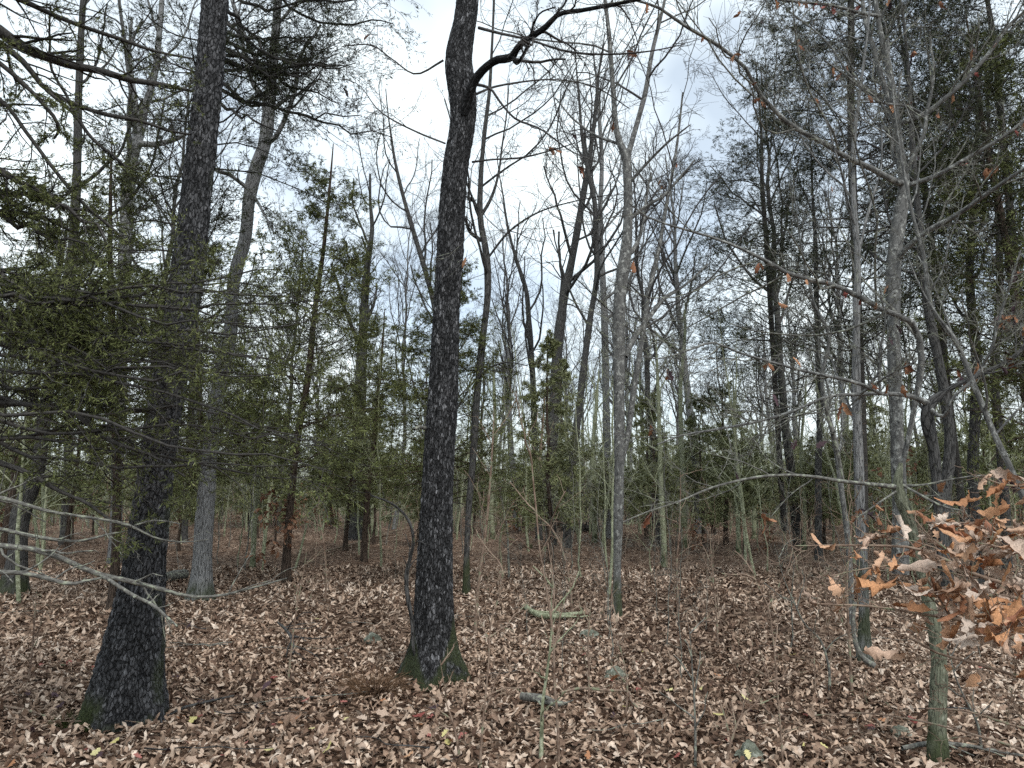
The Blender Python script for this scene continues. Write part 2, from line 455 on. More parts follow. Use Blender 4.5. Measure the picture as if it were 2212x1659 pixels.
def stone_mat():
    m, t, b = new_mat('mossy_stone', .9, .2)
    L = t.links.new
    tc = node(t, 'ShaderNodeTexCoord')
    no = node(t, 'ShaderNodeTexNoise', i_Scale=22.0, i_Detail=8.0, i_Roughness=.7); L(tc.outputs['Object'], no.inputs['Vector'])
    r = ramp(t, [(.35, (.05, .052, .04)), (.5, (.14, .15, .115)), (.62, (.27, .285, .24)), (.75, (.42, .43, .40))]); L(no.outputs['Fac'], r.inputs['Fac'])
    L(r.outputs['Color'], b.inputs['Base Color'])
    bp = node(t, 'ShaderNodeBump', i_Strength=.7, i_Distance=.02); L(no.outputs['Fac'], bp.inputs['Height']); L(bp.outputs['Normal'], b.inputs['Normal'])
    return m
M_GROUND = ground_mat(); M_STONE = stone_mat()

# ------------------------------------------------------------------ ground
def grid_axis(lo, hi, n, p=2.2):
    u = np.linspace(-1, 1, n); a = np.sign(u) * np.abs(u) ** p
    return np.where(a < 0, -a * lo, a * hi)
gx = grid_axis(-110, 110, 131); gy = 7 + grid_axis(-40, 160, 141)
GX, GY = np.meshgrid(gx, gy, indexing='ij')
V = np.stack([GX, GY, gh(GX, GY)], -1).reshape(-1, 3)
ii, jj = np.meshgrid(np.arange(130), np.arange(140), indexing='ij')
q0 = (ii * 141 + jj).ravel()
ground = add_obj('ground', make_mesh('ground', V, np.stack([q0, q0 + 141, q0 + 142, q0 + 1], 1)), M_GROUND)
tag(ground, 'forest floor buried in brown fallen oak leaves', 'ground', kind='structure')

# ------------------------------------------------------------------ leaves
def leaf_template(rows, seed, lobes=3.5, curl=1.0):
    """lobed oak leaf, 1 long, lying in XY with the stalk at the origin, curled and twisted; (rows*3) vertices"""
    r = np.random.default_rng(seed)
    t = np.linspace(0, 1, rows)
    prof = np.sin(np.pi * np.clip(t * .93 + .04, 0, 1)) ** .75 * (.55 + .55 * t) * .27
    w = prof * (1 + .33 * np.cos(2 * np.pi * lobes * t + 3 + r.uniform(-.4, .4))) if rows > 4 else prof
    w[0] = .012; w[-1] = .02
    ca = r.uniform(-.9, .9) * curl; cl = r.uniform(-1.0, 1.0) * curl; tw = r.uniform(-1.4, 1.4) * curl
    pts = []
    for k in range(rows):
        th = cl * (t[k] - .3) * 1.3
        y = np.sinc(th / np.pi * .5) * (t[k]); z = .5 * cl * (t[k] - .25) ** 2 * 1.6
        for sgn in (-1, 0, 1):
            ww = w[k] * r.uniform(.85, 1.15)
            x = sgn * ww * np.cos(ca * .8); zz = abs(sgn) * ww * np.sin(ca) * 1.1
            a = tw * (t[k] - .5)
            pts.append((x * np.cos(a) - zz * np.sin(a), y, z + x * np.sin(a) + zz * np.cos(a)))
    pts = np.array(pts)
    pts += r.normal(0, .012 * curl, pts.shape)
    q = []
    for k in range(rows - 1):
        for c in (0, 1):
            a = k * 3 + c; q.append((a, a + 1, a + 4, a + 3))
    return pts, np.array(q)

def rotmats(N, tilt):
    yaw = rng.uniform(0, 2 * np.pi, N); ax = rng.uniform(0, 2 * np.pi, N); tl = np.abs(rng.normal(0, tilt, N))
    cz, sz = np.cos(yaw), np.sin(yaw); Z = np.zeros(N); O = np.ones(N)
    Rz = np.stack([np.stack([cz, -sz, Z], 1), np.stack([sz, cz, Z], 1), np.stack([Z, Z, O], 1)], 1)
    kx, ky = np.cos(ax), np.sin(ax); c, s = np.cos(tl), np.sin(tl); C = 1 - c
    Rt = np.stack([np.stack([c + kx * kx * C, kx * ky * C, ky * s], 1), np.stack([kx * ky * C, c + ky * ky * C, -kx * s], 1), np.stack([-ky * s, kx * s, c], 1)], 1)
    return np.einsum('nij,njk->nik', Rt, Rz)

def litter_arrays(y0, y1, dens, rows, size, tilt, ntemp=14, curl=1.0, lift=.03):
    area = (y1**2 - y0**2) * .78
    N = int(area * dens)
    y = np.sqrt(rng.uniform(y0**2, y1**2, N)); x = rng.uniform(-.78, .78, N) * y
    ts = [leaf_template(rows, 100 + i, lobes=rng.uniform(2.5, 4.5) if rows > 6 else 2.0, curl=curl) for i in range(ntemp)]
    tv = np.stack([a for a, _ in ts]); tv = tv - np.array([0, .5, 0]); q = ts[0][1]
    idx = rng.integers(0, ntemp, N)
    s = rng.uniform(size[0], size[1], N) * np.where(rng.random(N) < .25, .6, 1)
    Rm = rotmats(N, tilt)
    W = np.einsum('nij,nvj->nvi', Rm, tv[idx]) * s[:, None, None]
    zlow = W[..., 2].min(1)
    z = gh(x, y) - zlow * rng.uniform(.55, 1.0, N) + rng.random(N) * lift - .004
    W += np.stack([x, y, z], 1)[:, None, :]
    patch = vnoise(np.stack([x * .5, y * .5, np.zeros(N)], 1), 9)
    tint = np.clip(rng.beta(1.7, 1.4, N) + (patch - .5) * .25, 0, 1)
    nv = tv.shape[1]
    Q = (q[None] + (np.arange(N) * nv)[:, None, None]).reshape(-1, 4)
    return W.reshape(-1, 3), Q, np.repeat(tint, nv)
Vs, Qs, Ts, n0 = [], [], [], 0
for args in [(3.4, 8.5, 640, 5, (.042, .09), .62), (8.5, 16, 215, 3, (.065, .125), .65), (16, 30, 66, 2, (.10, .18), .6), (30, 62, 10, 2, (.16, .3), .6)]:
    v, q, t_ = litter_arrays(*args, curl=1.5)
    Vs.append(v); Qs.append(q + n0); Ts.append(t_); n0 += len(v)
litter = add_obj('leaf_litter', make_mesh('leaf_litter', np.concatenate(Vs), np.concatenate(Qs), {'tint': ('FLOAT', np.concatenate(Ts))}), M_LITTER, ground)
tag(litter, 'deep layer of curled brown and tan oak leaves', kind='stuff')

leaf_cache = {}
def leaf_mesh(k, m, rows=11, curl=1.2, seed=500):
    key = (k, m.name, rows, curl)
    if key not in leaf_cache:
        p, q = leaf_template(rows, seed + k, lobes=(3.2, 4.2, 2.6)[k % 3], curl=curl)
        # a short stalk below the blade
        me = make_mesh('leaf', p, q, {'tint': ('FLOAT', np.full(len(p), .5))})
        me.materials.append(m)
        leaf_cache[key] = me
    return leaf_cache[key]

def place_leaf(name, me, loc, rot, size, parent):
    o = bpy.data.objects.new(name, me); col.objects.link(o)
    o.parent = parent
    o.location = Vector(loc) - (parent.location if parent else Vector((0, 0, 0)))
    o.rotation_euler = rot
    o.scale = (size,) * 3
    return o

COLOURED = [(M_LEAF_RED, [(143, 1445), (85, 1446), (200, 1446), (420, 1560), (650, 1525), (585, 1572), (408, 1618), (190, 1628), (512, 1620), (305, 1652), (465, 1650), (890, 1558), (920, 1563), (915, 1595), (1010, 1595), (1025, 1625), (1088, 1560), (752, 1480), (750, 1525), (1260, 1395), (1255, 1425), (1380, 1435), (1330, 1502), (1375, 1502), (1325, 1480), (1475, 1580), (1667, 1525), (1862, 1545), (1868, 1580), (1985, 1575), (1455, 1650), (1565, 1607), (892, 1475), (600, 1470), (2130, 1450), (1750, 1550)]),
            (M_LEAF_ORANGE, [(400, 1558), (600, 1570), (625, 1568), (30, 1652), (915, 1575), (820, 1525), (1048, 1615), (1055, 1378), (1263, 1405), (1295, 1425), (1318, 1480), (970, 1612), (870, 1650), (1562, 1468), (1845, 1570), (1895, 1565), (1790, 1650), (1270, 1655), (708, 1540), (1815, 1618)]),
            (M_LEAF_YELLOW, [(195, 1645), (235, 1620), (478, 1552), (408, 1575), (660, 1585), (570, 1632), (690, 1645), (955, 1605), (965, 1608), (1345, 1535), (1435, 1502), (1402, 1412), (1515, 1500), (1700, 1425), (1625, 1525), (1725, 1625), (1790, 1630), (1620, 1655), (1570, 1552), (690, 1342), (130, 1220), (755, 1560)]),
            (M_LEAF_DARK, [(60, 1513), (125, 1515), (115, 1540), (165, 1512), (370, 1470), (400, 1365), (425, 1525), (443, 1527), (550, 1540), (340, 1585), (70, 1595), (350, 1640), (210, 1655), (565, 1500), (925, 1540), (975, 1655), (1590, 1655), (1900, 1590), (1640, 1550), (1320, 1560), (1180, 1560)])]
nleaf = 0
for m, pts in COLOURED:
    for x, y in pts:
        p = ghit(x, y)
        place_leaf('fallen_leaf', leaf_mesh(nleaf % 9, m, 11, .6), (p[0], p[1], p[2] + .035), (rng.normal(0, .25) + .15, rng.normal(0, .25), rng.uniform(0, 6.28)), rng.uniform(.06, .10), ground)
        nleaf += 1
while nleaf < 300:
    y = math.sqrt(rng.uniform(4.15**2, 6.4**2)); x = rng.uniform(-.70, .70) * y
    place_leaf('fallen_leaf', leaf_mesh(nleaf % 12, M_LEAF_TAN, 11, 1.1), (x, y, float(gh(x, y)) + .04), (rng.normal(0, .4), rng.normal(0, .4), rng.uniform(0, 6.28)), rng.uniform(.085, .13), ground)
    nleaf += 1

# ------------------------------------------------------------------ trees
def trunk_path(trace, Y, extend=0.0, lean=0.0, n=40, taper=.08):
    """trace: (x, y, width) from the ground up; returns world points and radii, going on `extend` metres above the last one"""
    pts, rs = [], []
    for (x, y, w) in trace:
        p, s = unp(x, y, Y); pts.append(p); rs.append(w * s / 2)
    pts = np.array(pts); rs = np.array(rs)
    if pts[0][2] < .6:
        pts[0][2] = float(gh(pts[0][0], Y)) - .12
    if extend:
        d = unit(pts[-1] - pts[-2]); d[1] += lean
        d = unit(d + np.array([0, 0, .6]))
        for k in (1, 2, 3):
            pts = np.vstack([pts, pts[-1] + d * extend / 3 + rng.normal(0, .04 * extend / 3, 3)])
            rs = np.r_[rs, rs[-1] * (1 - (1 - taper) / 3)]
    c = crom(np.c_[pts, rs], n)
    return c[:, :3], c[:, 3]

def limb_path(trace, Y0, Y1=None, n=16, jit=0.0):
    """trace of a limb: (x, y, width); Y runs from Y0 at its foot to Y1 at its tip"""
    Y1 = Y0 if Y1 is None else Y1
    pts, rs = [], []
    for k, (x, y, w) in enumerate(trace):
        p, s = unp(x, y, Y0 + (Y1 - Y0) * k / (len(trace) - 1)); pts.append(p); rs.append(w * s / 2)
    c = crom(np.c_[np.array(pts), np.array(rs)], n)
    if jit:
        c[1:, :3] += np.cumsum(rng.normal(0, jit, (n - 1, 3)), 0)
    return c[:, :3], np.maximum(c[:, 3], .0012)

def big_trunk(edges, Y, top_ext, seed, cell, depth, sides=128, rows=400, lobes=(5, .16), lean=0.0):
    """trunk with modelled bark plates; edges: (y, x_left, x_right)"""
    z, xl, xr = [], [], []
    for (y, a, b_) in edges:
        pa, _ = unp(a, y, Y); pb, _ = unp(b_, y, Y); z.append(pa[2]); xl.append(pa[0]); xr.append(pb[0])
    z, xl, xr = map(np.array, (z, xl, xr))
    o = np.argsort(z); z, xl, xr = z[o], xl[o], xr[o]
    z[0] = -0.1
    slope = (xl[-1] + xr[-1] - xl[-2] - xr[-2]) / 2 / (z[-1] - z[-2])
    z = np.r_[z, z[-1] + top_ext]; cx = (xl + xr) / 2; hw = (xr - xl) / 2
    cx = np.r_[cx, cx[-1] + slope * top_ext * .6]; hw = np.r_[hw, hw[-1] * .7]
    zz = np.linspace(-.1, z[-1], rows)
    # smooth interpolation
    C = np.interp(zz, z, cx); H = np.interp(zz, z, hw)
    ker = np.hanning(25); ker /= ker.sum()
    sm = lambda a: np.convolve(np.pad(a, 12, mode='edge'), ker, 'valid')
    C, H = sm(C), sm(H)
    a = 2 * np.pi * np.arange(sides) / sides
    hgt = np.maximum(zz, 0)[:, None]
    g0 = float(gh(C[0], Y))
    lob = 1 + lobes[1] * np.exp(-hgt / .22) * np.sin(a * lobes[0] + seed)[None] + .035 * np.sin(2 * a + zz[:, None] * .8) + .02 * np.sin(3 * a - zz[:, None] * 1.7 + 1)
    Rr = H[:, None] * lob
    rref = np.median(H)
    co = np.stack([np.cos(a)[None] * H[:, None], np.sin(a)[None] * H[:, None], np.broadcast_to(zz[:, None], Rr.shape)], -1).reshape(-1, 3)
    ns = int(2 * np.pi * rref / cell[0])
    au = np.broadcast_to(a / (2 * np.pi), Rr.shape).ravel(); av = np.broadcast_to(zz[:, None], Rr.shape).ravel()
    u = au * ns + (vnoise(co * 9, 21) - .5) * 1.6 + (vnoise(co * 45, 27) - .5) * .5; v = av / cell[1] + (vnoise(co * 14, 22) - .5) * .9
    f1, f2, idv = blocks(u, v, ns, seed)
    rel = np.clip((f2 - f1) / .30, 0, 1) ** .8
    fine = vnoise(co * np.array([95, 95, 30]), 23)
    furrow = np.clip((vnoise(np.stack([u * .45, v * .12, 0 * u], 1) + 5, 24) - .25) * 3, 0, 1)
    plate = np.clip(rel * (.45 + .55 * idv) * (.72 + .28 * furrow) + (fine - .5) * .35, 0, 1.2)
    Rr = Rr + (plate.reshape(Rr.shape) - .5) * depth
    X = C[:, None] + Rr * np.cos(a)[None]; Yy = Y + Rr * np.sin(a)[None]
    Z = np.broadcast_to(zz[:, None], X.shape)
    V = np.stack([X, Yy, Z], -1).reshape(-1, 3)
    i = (np.arange(rows - 1) * sides)[:, None]; j = np.arange(sides)[None]; j2 = (j + 1) % sides
    Q = np.stack([i + j, i + j2, i + sides + j2, i + sides + j], -1).reshape(-1, 4)
    cpath = np.stack([C, np.full(rows, Y), zz], 1)
    return V, Q, co, plate * 1.0, cpath, H

def crown(parent, limbs, material, spec=((7, .55), (6, .5), (5, .5)), up=.05, wander=.17, rmin=.0028, name='crown', t0=.25, twig_mat=None, start=None):
    """side branches and twigs on a list of limbs, one mesh"""
    P, R = pad(limbs, 14)
    A = Acc()
    for lv, (m, L) in enumerate(spec):
        P, R = sprout(P, R, m, t0 if lv == 0 else .2, .98, (.45, 1.15), L, (8, 5, 3, 3)[lv] if lv < len(spec) - 1 else 2 if lv > 1 else (6, 4)[lv], wander * (1 + .25 * lv), up, .5, rmin, .25)
        A.tubes(P, R, (5, 4, 3, 3)[lv])
    o = tag(A.build(name, twig_mat or material, parent), kind='stuff')
    return o, P, R

def add_limb(parent, path, material, name='limb', k=8):
    A = Acc(); A.tubes(path[0], path[1], k); A.build(name, material, parent); return path

def moss_base(h, side=0.0):
    def f(V):
        n = vnoise(V * 9, 31) * .7 + vnoise(V * 30, 32) * .3
        return np.clip((h * (.4 + 1.3 * n) - V[:, 2]) / (h * .35), 0, 1) * np.clip((n - .25) * 4, .15, .85)
    return f

# --- the big dark oak on the left
Y1 = 5.5
E1 = [(1545, 178, 358), (1515, 196, 354), (1480, 203, 348), (1439, 215, 346), (1380, 233, 347), (1306, 252, 350), (1220, 271, 354), (1139, 284, 358), (1020, 303, 371), (850, 330, 396), (653, 363, 431), (533, 378, 444), (333, 403, 464), (167, 422, 481), (0, 437, 493)]
V, Q, co, rel, path1, H1 = big_trunk(E1, Y1, 3.2, 3, (.03, .06), .018)
oak = empty('oak_tree', (path1[0, 0], Y1, 0), 'thick dark oak with blocky furrowed bark, moss at its left foot, leaning right', 'tree')
mz = vnoise(V * np.array([9, 9, 5]), 41)
left = np.clip((path1[0, 0] + .02 - V[:, 0]) / .12, 0, 1)
m1 = np.clip((.26 - V[:, 2]) / .12, 0, 1) * np.clip(left + .35 * (mz > .5), 0, 1) * np.clip((mz - .2) * 4, 0, 1)
rightside = np.interp(V[:, 2], path1[:, 2], path1[:, 0]) + np.interp(V[:, 2], path1[:, 2], H1) * .72
m1 = np.maximum(m1, np.clip((V[:, 0] - rightside - .02) / .03, 0, 1) * np.clip((mz - .5) * 5, 0, 1) * .6)
add_obj('trunk', make_mesh('trunk', V, Q, {'co': ('FLOAT_VECTOR', co), 'relief': ('FLOAT', rel), 'moss': ('FLOAT', m1)}), M_OAK, oak)
lp = [(path1[k], H1[k] * .35) for k in (300, 325, 350, 375, 391)]
limbs = []
for k, (p, r) in enumerate(lp):
    d = np.array([rng.uniform(-1, 1), rng.uniform(.1, .9), .8]); d = unit(d)
    limbs.append((np.array([p + d * s for s in np.linspace(0, 2.6, 6)]) + rng.normal(0, .05, (6, 3)) * np.linspace(0, 1, 6)[:, None], np.linspace(r, r * .3, 6)))
for lp_ in limbs: add_limb(oak, pad([lp_], 12), M_MID)
crown(oak, limbs, M_TWIG, ((6, .5), (5, .5), (4, .5)))

# --- the oak with the crooked stem in the middle
Y2 = 6.65
E2 = [(1462, 852, 1012), (1440, 868, 1000), (1423, 880, 992), (1389, 889, 983), (1356, 893, 979), (1239, 900, 977), (1103, 910, 977), (986, 917, 980), (886, 924, 988), (786, 930, 989), (653, 937, 992), (550, 942, 1001), (467, 947, 1004), (367, 955, 1010), (300, 966, 1023), (267, 974, 1029), (233, 974, 1031), (183, 965, 1031), (140, 959, 1019), (100, 963, 1022), (50, 981, 1030), (0, 985, 1035)]
V, Q, co, rel, path2, H2 = big_trunk(E2, Y2, 3.4, 8, (.02, .05), .012, lobes=(4, .2))
oak2 = empty('oak_tree', (path2[0, 0], Y2, 0), 'tall oak with speckled flaky bark, a crooked kink high up and a mossy flared foot', 'tree')
mz = vnoise(V * np.array([8, 8, 8]), 43) * .7 + vnoise(V * 28, 44) * .3
edge = np.abs(V[:, 0] - np.interp(V[:, 2], path2[:, 2], path2[:, 0])) / .16
m2 = np.clip((.10 + .34 * np.clip(edge, 0, 1.2) ** 2 * (.5 + mz) - V[:, 2]) / .07, 0, 1) * np.clip((mz - .34) * 5, 0, 1) * .8
add_obj('trunk', make_mesh('trunk', V, Q, {'co': ('FLOAT_VECTOR', co), 'relief': ('FLOAT', rel), 'moss': ('FLOAT', m2)}), M_OAK2, oak2)
big = add_limb(oak2, limb_path([(1002, 250, 20), (1012, 205, 21), (1030, 167, 19), (1050, 145, 17), (1072, 130, 17), (1092, 127, 18), (1107, 122, 17), (1120, 100, 14), (1147, 80, 13), (1177, 60, 13), (1204, 33, 10), (1254, 23, 9), (1337, 7, 8), (1400, -8, 7), (1470, -60, 5)], Y2 - .1, Y2 - .9, 40), M_OAK2)
l2 = [big,
      add_limb(oak2, limb_path([(1107, 122, 10), (1118, 136, 9), (1131, 118, 8), (1143, 90, 7), (1152, 55, 5), (1165, 30, 4), (1200, 15, 3)], Y2 - .45, Y2 - .9, 20), M_OAK2, k=6),
      add_limb(oak2, limb_path([(1028, 182, 7), (1057, 190, 6), (1080, 220, 5), (1114, 257, 5), (1164, 277, 4), (1240, 330, 3), (1290, 350, 2)], Y2, Y2 - .6, 20), M_TWIG, k=6),
      add_limb(oak2, limb_path([(1030, 203, 6), (1060, 190, 5), (1120, 178, 4), (1200, 172, 3), (1290, 190, 3), (1360, 235, 2)], Y2, Y2 + .5, 20), M_TWIG, k=6),
      add_limb(oak2, limb_path([(1034, 60, 7), (1080, 72, 6), (1140, 85, 5), (1230, 112, 5), (1330, 117, 4), (1420, 108, 3), (1480, 95, 2)], Y2, Y2 - 1., 20), M_TWIG, k=6),
      add_limb(oak2, limb_path([(1020, 350, 5), (1060, 345, 4), (1130, 340, 4), (1190, 325, 3), (1240, 310, 2)], Y2, Y2 - .4, 16), M_TWIG, k=6),
      add_limb(oak2, limb_path([(962, 310, 4), (900, 285, 4), (820, 240, 3), (770, 180, 2), (740, 170, 2)], Y2, Y2 + .3, 16), M_TWIG, k=6),
      add_limb(oak2, limb_path([(958, 130, 5), (900, 160, 4), (850, 130, 3), (800, 97, 3), (740, 100, 2)], Y2, Y2 + .3, 16), M_TWIG, k=6),
      add_limb(oak2, limb_path([(918, 925, 9), (905, 922, 8), (895, 928, 6)], Y2 - .05, Y2 - .2, 8), M_LICH, name='branch_stub', k=8)]
OAK2_TW = crown(oak2, l2[:-1], M_TWIG, ((9, .28), (6, .5), (5, .5)), up=-.01, wander=.22, rmin=.0019)[1:]
hi = []
for k in (350, 368, 384, 396):
    d = unit(np.array([rng.uniform(-1, 1), rng.uniform(-.2, .9), .6])); p = path2[k]
    hi.append((np.array([p + d * s for s in np.linspace(0, 2.8, 6)]) + rng.normal(0, .06, (6, 3)) * np.linspace(0, 1, 6)[:, None], np.linspace(.05, .015, 6)))
for lp_ in hi: add_limb(oak2, pad([lp_], 12), M_OAK2)
crown(oak2, hi, M_TWIG, ((7, .5), (5, .5), (4, .5)), name='upper_crown')
# vine creeping up its left side and the pale stem in front of its foot
vine = Acc(); p, r = limb_path([(905, 1450, 6), (893, 1400, 7), (890, 1340, 9), (881, 1290, 10), (878, 1240, 9), (886, 1205, 8), (893, 1170, 7), (880, 1120, 6), (850, 1090, 5), (800, 1070, 4)], Y2 - .12, Y2 - .35, 40)
vine.tubes(p, r, 7)
P_, R_ = sprout(p[None], r[None], 9, .4, 1, (.5, 1.2), .18, 5, .3, .02, .4, .0015); vine.tubes(P_, R_, 3)
tag(vine.build('woody_vine', M_MID), 'twisted woody vine rising beside the mossy foot of the crooked oak', 'vine')

# --- other stems standing in view
TWIGS = {}
def bare_tree(name, label, trace, Y, material, limbs=(), extend=3.0, spec=((6, .42), (5, .5), (5, .5)), nlimb=10, t_lo=.4, moss=0.0, twig=None, lean=0.0, group=None, sides=14, upl=.12, lsize=.22, rmin=.0026, cat='tree', lmat=None):
    Yb = Y if Y else ghit(trace[0][0], trace[0][1])[1]
    P, R = trunk_path(trace, Yb, extend, lean)
    root = empty(name, (P[0, 0], Yb, 0), label, cat, group)
    # a little unevenness and flare at the foot
    R = R * (1 + .05 * np.sin(np.arange(len(R)) * 1.7)) * (1 + .35 * np.exp(-np.maximum(P[:, 2], 0) / .12))
    P2 = crom(np.c_[P, R], 90)
    A = Acc(); A.tubes(P2[:, :3], P2[:, 3], sides); A.build('trunk', material, root, extra=moss_base(moss) if moss else None)
    ls = []
    for (tr, y0, y1) in limbs:
        lp_ = limb_path(tr, Yb + y0, Yb + y1, 24); add_limb(root, lp_, lmat or material, k=8); ls.append(lp_)
    if nlimb:
        Pl, Rl = sprout(P[None], R[None], nlimb, t_lo, .98, (.5, 1.1), lsize, 10, .14, upl, .45, .006, .3)
        if Yb < 16 and cat == 'tree':
            for k in range(len(Pl)): add_limb(root, (Pl[k], Rl[k]), material, k=6)
        else:
            A = Acc(); A.tubes(Pl, Rl, 4); tag(A.build('branches', material, root), kind='stuff')
        ls += [(Pl[k], Rl[k]) for k in range(len(Pl))]
    if ls:
        if Yb > 16: spec = tuple((max(3, m - 1), L) for m, L in spec)
        tw = crown(root, ls, twig or M_TWIG, spec, rmin=rmin)
        TWIGS[root.name] = (tw[1], tw[2])
    return root, P, R, ls

bare_tree('pale_tree', 'pale grey barked tree with a bent upper stem behind the thick dark oak', [(432, 1290, 58), (435, 1250, 44), (440, 1150, 40), (447, 1050, 34), (470, 850, 30), (497, 720, 28), (509, 586, 26), (529, 520, 27), (538, 433, 25), (552, 367, 30), (570, 317, 27), (581, 233, 26), (590, 133, 20), (600, 0, 17)], 11.4, M_GREY,
          limbs=[([(545, 415, 12), (520, 395, 9), (490, 375, 8), (463, 367, 7)], 0, -.3), ([(590, 235, 10), (620, 213, 8), (650, 200, 6), (690, 170, 4)], 0, .4), ([(547, 420, 7), (575, 470, 5), (590, 500, 3)], 0, -.4)], moss=.25, t_lo=.55)
bare_tree('leaning_tree', 'grey leaning trunk with a broad foot at the edge of the cedar boughs', [(24, 1288, 62), (35, 1230, 44), (46, 1106, 38), (80, 1020, 30), (95, 900, 26), (120, 760, 24), (150, 600, 22), (165, 400, 18), (170, 200, 15), (180, 0, 12)], 12.0, M_MID, moss=.3, nlimb=8)
bare_tree('pale_tree', 'pale forked tree standing behind the cedar boughs left of the dark oak', [(250, 1190, 26), (255, 1000, 24), (262, 800, 24), (268, 600, 26), (275, 450, 28), (283, 350, 26), (297, 300, 24), (310, 240, 18), (330, 180, 14), (345, 60, 12), (350, 0, 10)], 17, M_GREY,
          limbs=[([(300, 310, 16), (330, 312, 13), (380, 300, 10), (400, 290, 9)], 0, -.4), ([(300, 290, 14), (290, 200, 10), (280, 120, 8), (285, 40, 5)], 0, .3)], nlimb=10, t_lo=.5, extend=4)
bare_tree('slender_tree', 'slender forked tree half hidden behind the crooked oak', [(1008, 1278, 17), (1008, 1200, 13), (1012, 1106, 13), (1022, 986, 15), (1028, 886, 16), (1040, 753, 14), (1054, 620, 15), (1051, 553, 15), (1037, 467, 13), (1038, 400, 11), (1047, 283, 9), (1057, 200, 8), (1061, 133, 6), (1067, 0, 5)], 12.0, M_MID,
          limbs=[([(1037, 470, 8), (1060, 430, 7), (1076, 380, 5), (1084, 320, 4), (1095, 240, 3), (1100, 170, 2)], 0, .3), ([(1040, 520, 9), (1015, 500, 8), (1005, 470, 6)], 0, -.2), ([(1036, 455, 7), (1018, 430, 6), (1008, 425, 4)], 0, -.2), ([(1052, 560, 5), (1100, 500, 5), (1160, 460, 4), (1240, 435, 3), (1320, 420, 2)], 0, -.6), ([(1020, 840, 6), (1050, 800, 5), (1090, 783, 4), (1140, 790, 2)], 0, -.5)], moss=.6, t_lo=.35)
bare_tree('forked_tree', 'mottled grey tree forking into two tall stems in the middle of the clearing', [(1334, 1318, 18), (1333, 1250, 17), (1336, 1106, 21), (1338, 953, 22), (1337, 786, 26), (1341, 620, 27), (1353, 533, 24), (1356, 400, 18), (1352, 340, 20), (1336, 300, 14), (1325, 200, 11), (1315, 67, 9), (1307, 0, 8)], 9.9, M_SMOOTH,
          limbs=[([(1354, 345, 14), (1361, 320, 12), (1378, 260, 11), (1394, 200, 11), (1408, 117, 9), (1424, 50, 8), (1436, 0, 6), (1450, -80, 4)], 0, .3),
                 ([(1341, 1000, 14), (1352, 960, 13), (1368, 850, 13), (1384, 753, 12), (1404, 620, 11), (1420, 553, 10), (1440, 440, 8), (1460, 330, 6), (1475, 200, 4)], 0, .5),
                 ([(1350, 770, 14), (1370, 730, 12), (1404, 683, 11), (1437, 643, 9), (1474, 620, 6), (1530, 570, 4)], .05, .6),
                 ([(1355, 400, 8), (1400, 350, 6), (1440, 310, 5), (1490, 270, 3)], 0, -.5)], moss=.45, t_lo=.4, lsize=.2)
bare_tree('leaning_tree', 'dark stem curving right beside the small pointed cedar', [(1224, 1172, 20), (1226, 1100, 18), (1238, 986, 18), (1250, 886, 15), (1262, 786, 15), (1275, 686, 13), (1290, 586, 12), (1287, 533, 12), (1284, 433, 11), (1270, 370, 9), (1258, 300, 7), (1250, 200, 5)], 21, M_MID, t_lo=.4, lsize=.26, upl=.2, extend=2, nlimb=14)
bare_tree('leaning_tree', 'straight grey tree rising out of the small pointed cedar', [(1190, 1165, 22), (1192, 1000, 22), (1198, 860, 22), (1206, 736, 22), (1217, 653, 19), (1237, 553, 16), (1258, 433, 14), (1275, 330, 10), (1290, 200, 7)], 22, M_MID, t_lo=.4, lsize=.26, upl=.2, extend=2, nlimb=14)
bare_tree('straight_tree', 'pale straight tree just behind the forked tree of the clearing', [(1310, 1150, 18), (1311, 1000, 17), (1309, 850, 16), (1306, 700, 15), (1302, 600, 13), (1296, 480, 11), (1300, 350, 9), (1290, 200, 7)], 25, M_GREY, t_lo=.4, lsize=.26, upl=.2, extend=2, nlimb=14)
bare_tree('leaning_tree', 'slim grey stem leaning left over the gap between oak and small cedar', [(930, 1180, 14), (925, 900, 13), (945, 700, 12), (920, 590, 11), (893, 500, 10), (870, 420, 8), (850, 330, 6)], 20, M_MID, t_lo=.4, lsize=.25, upl=.2, extend=2, nlimb=12)
bare_tree('slim_tree', 'slim crooked grey tree in the gap between the oak and small cedar', [(1165, 1155, 14), (1155, 950, 13), (1150, 800, 12), (1143, 700, 12), (1135, 620, 9), (1115, 560, 7), (1095, 480, 5)], 24, M_MID, t_lo=.35, lsize=.3, upl=.2, extend=3, nlimb=12)

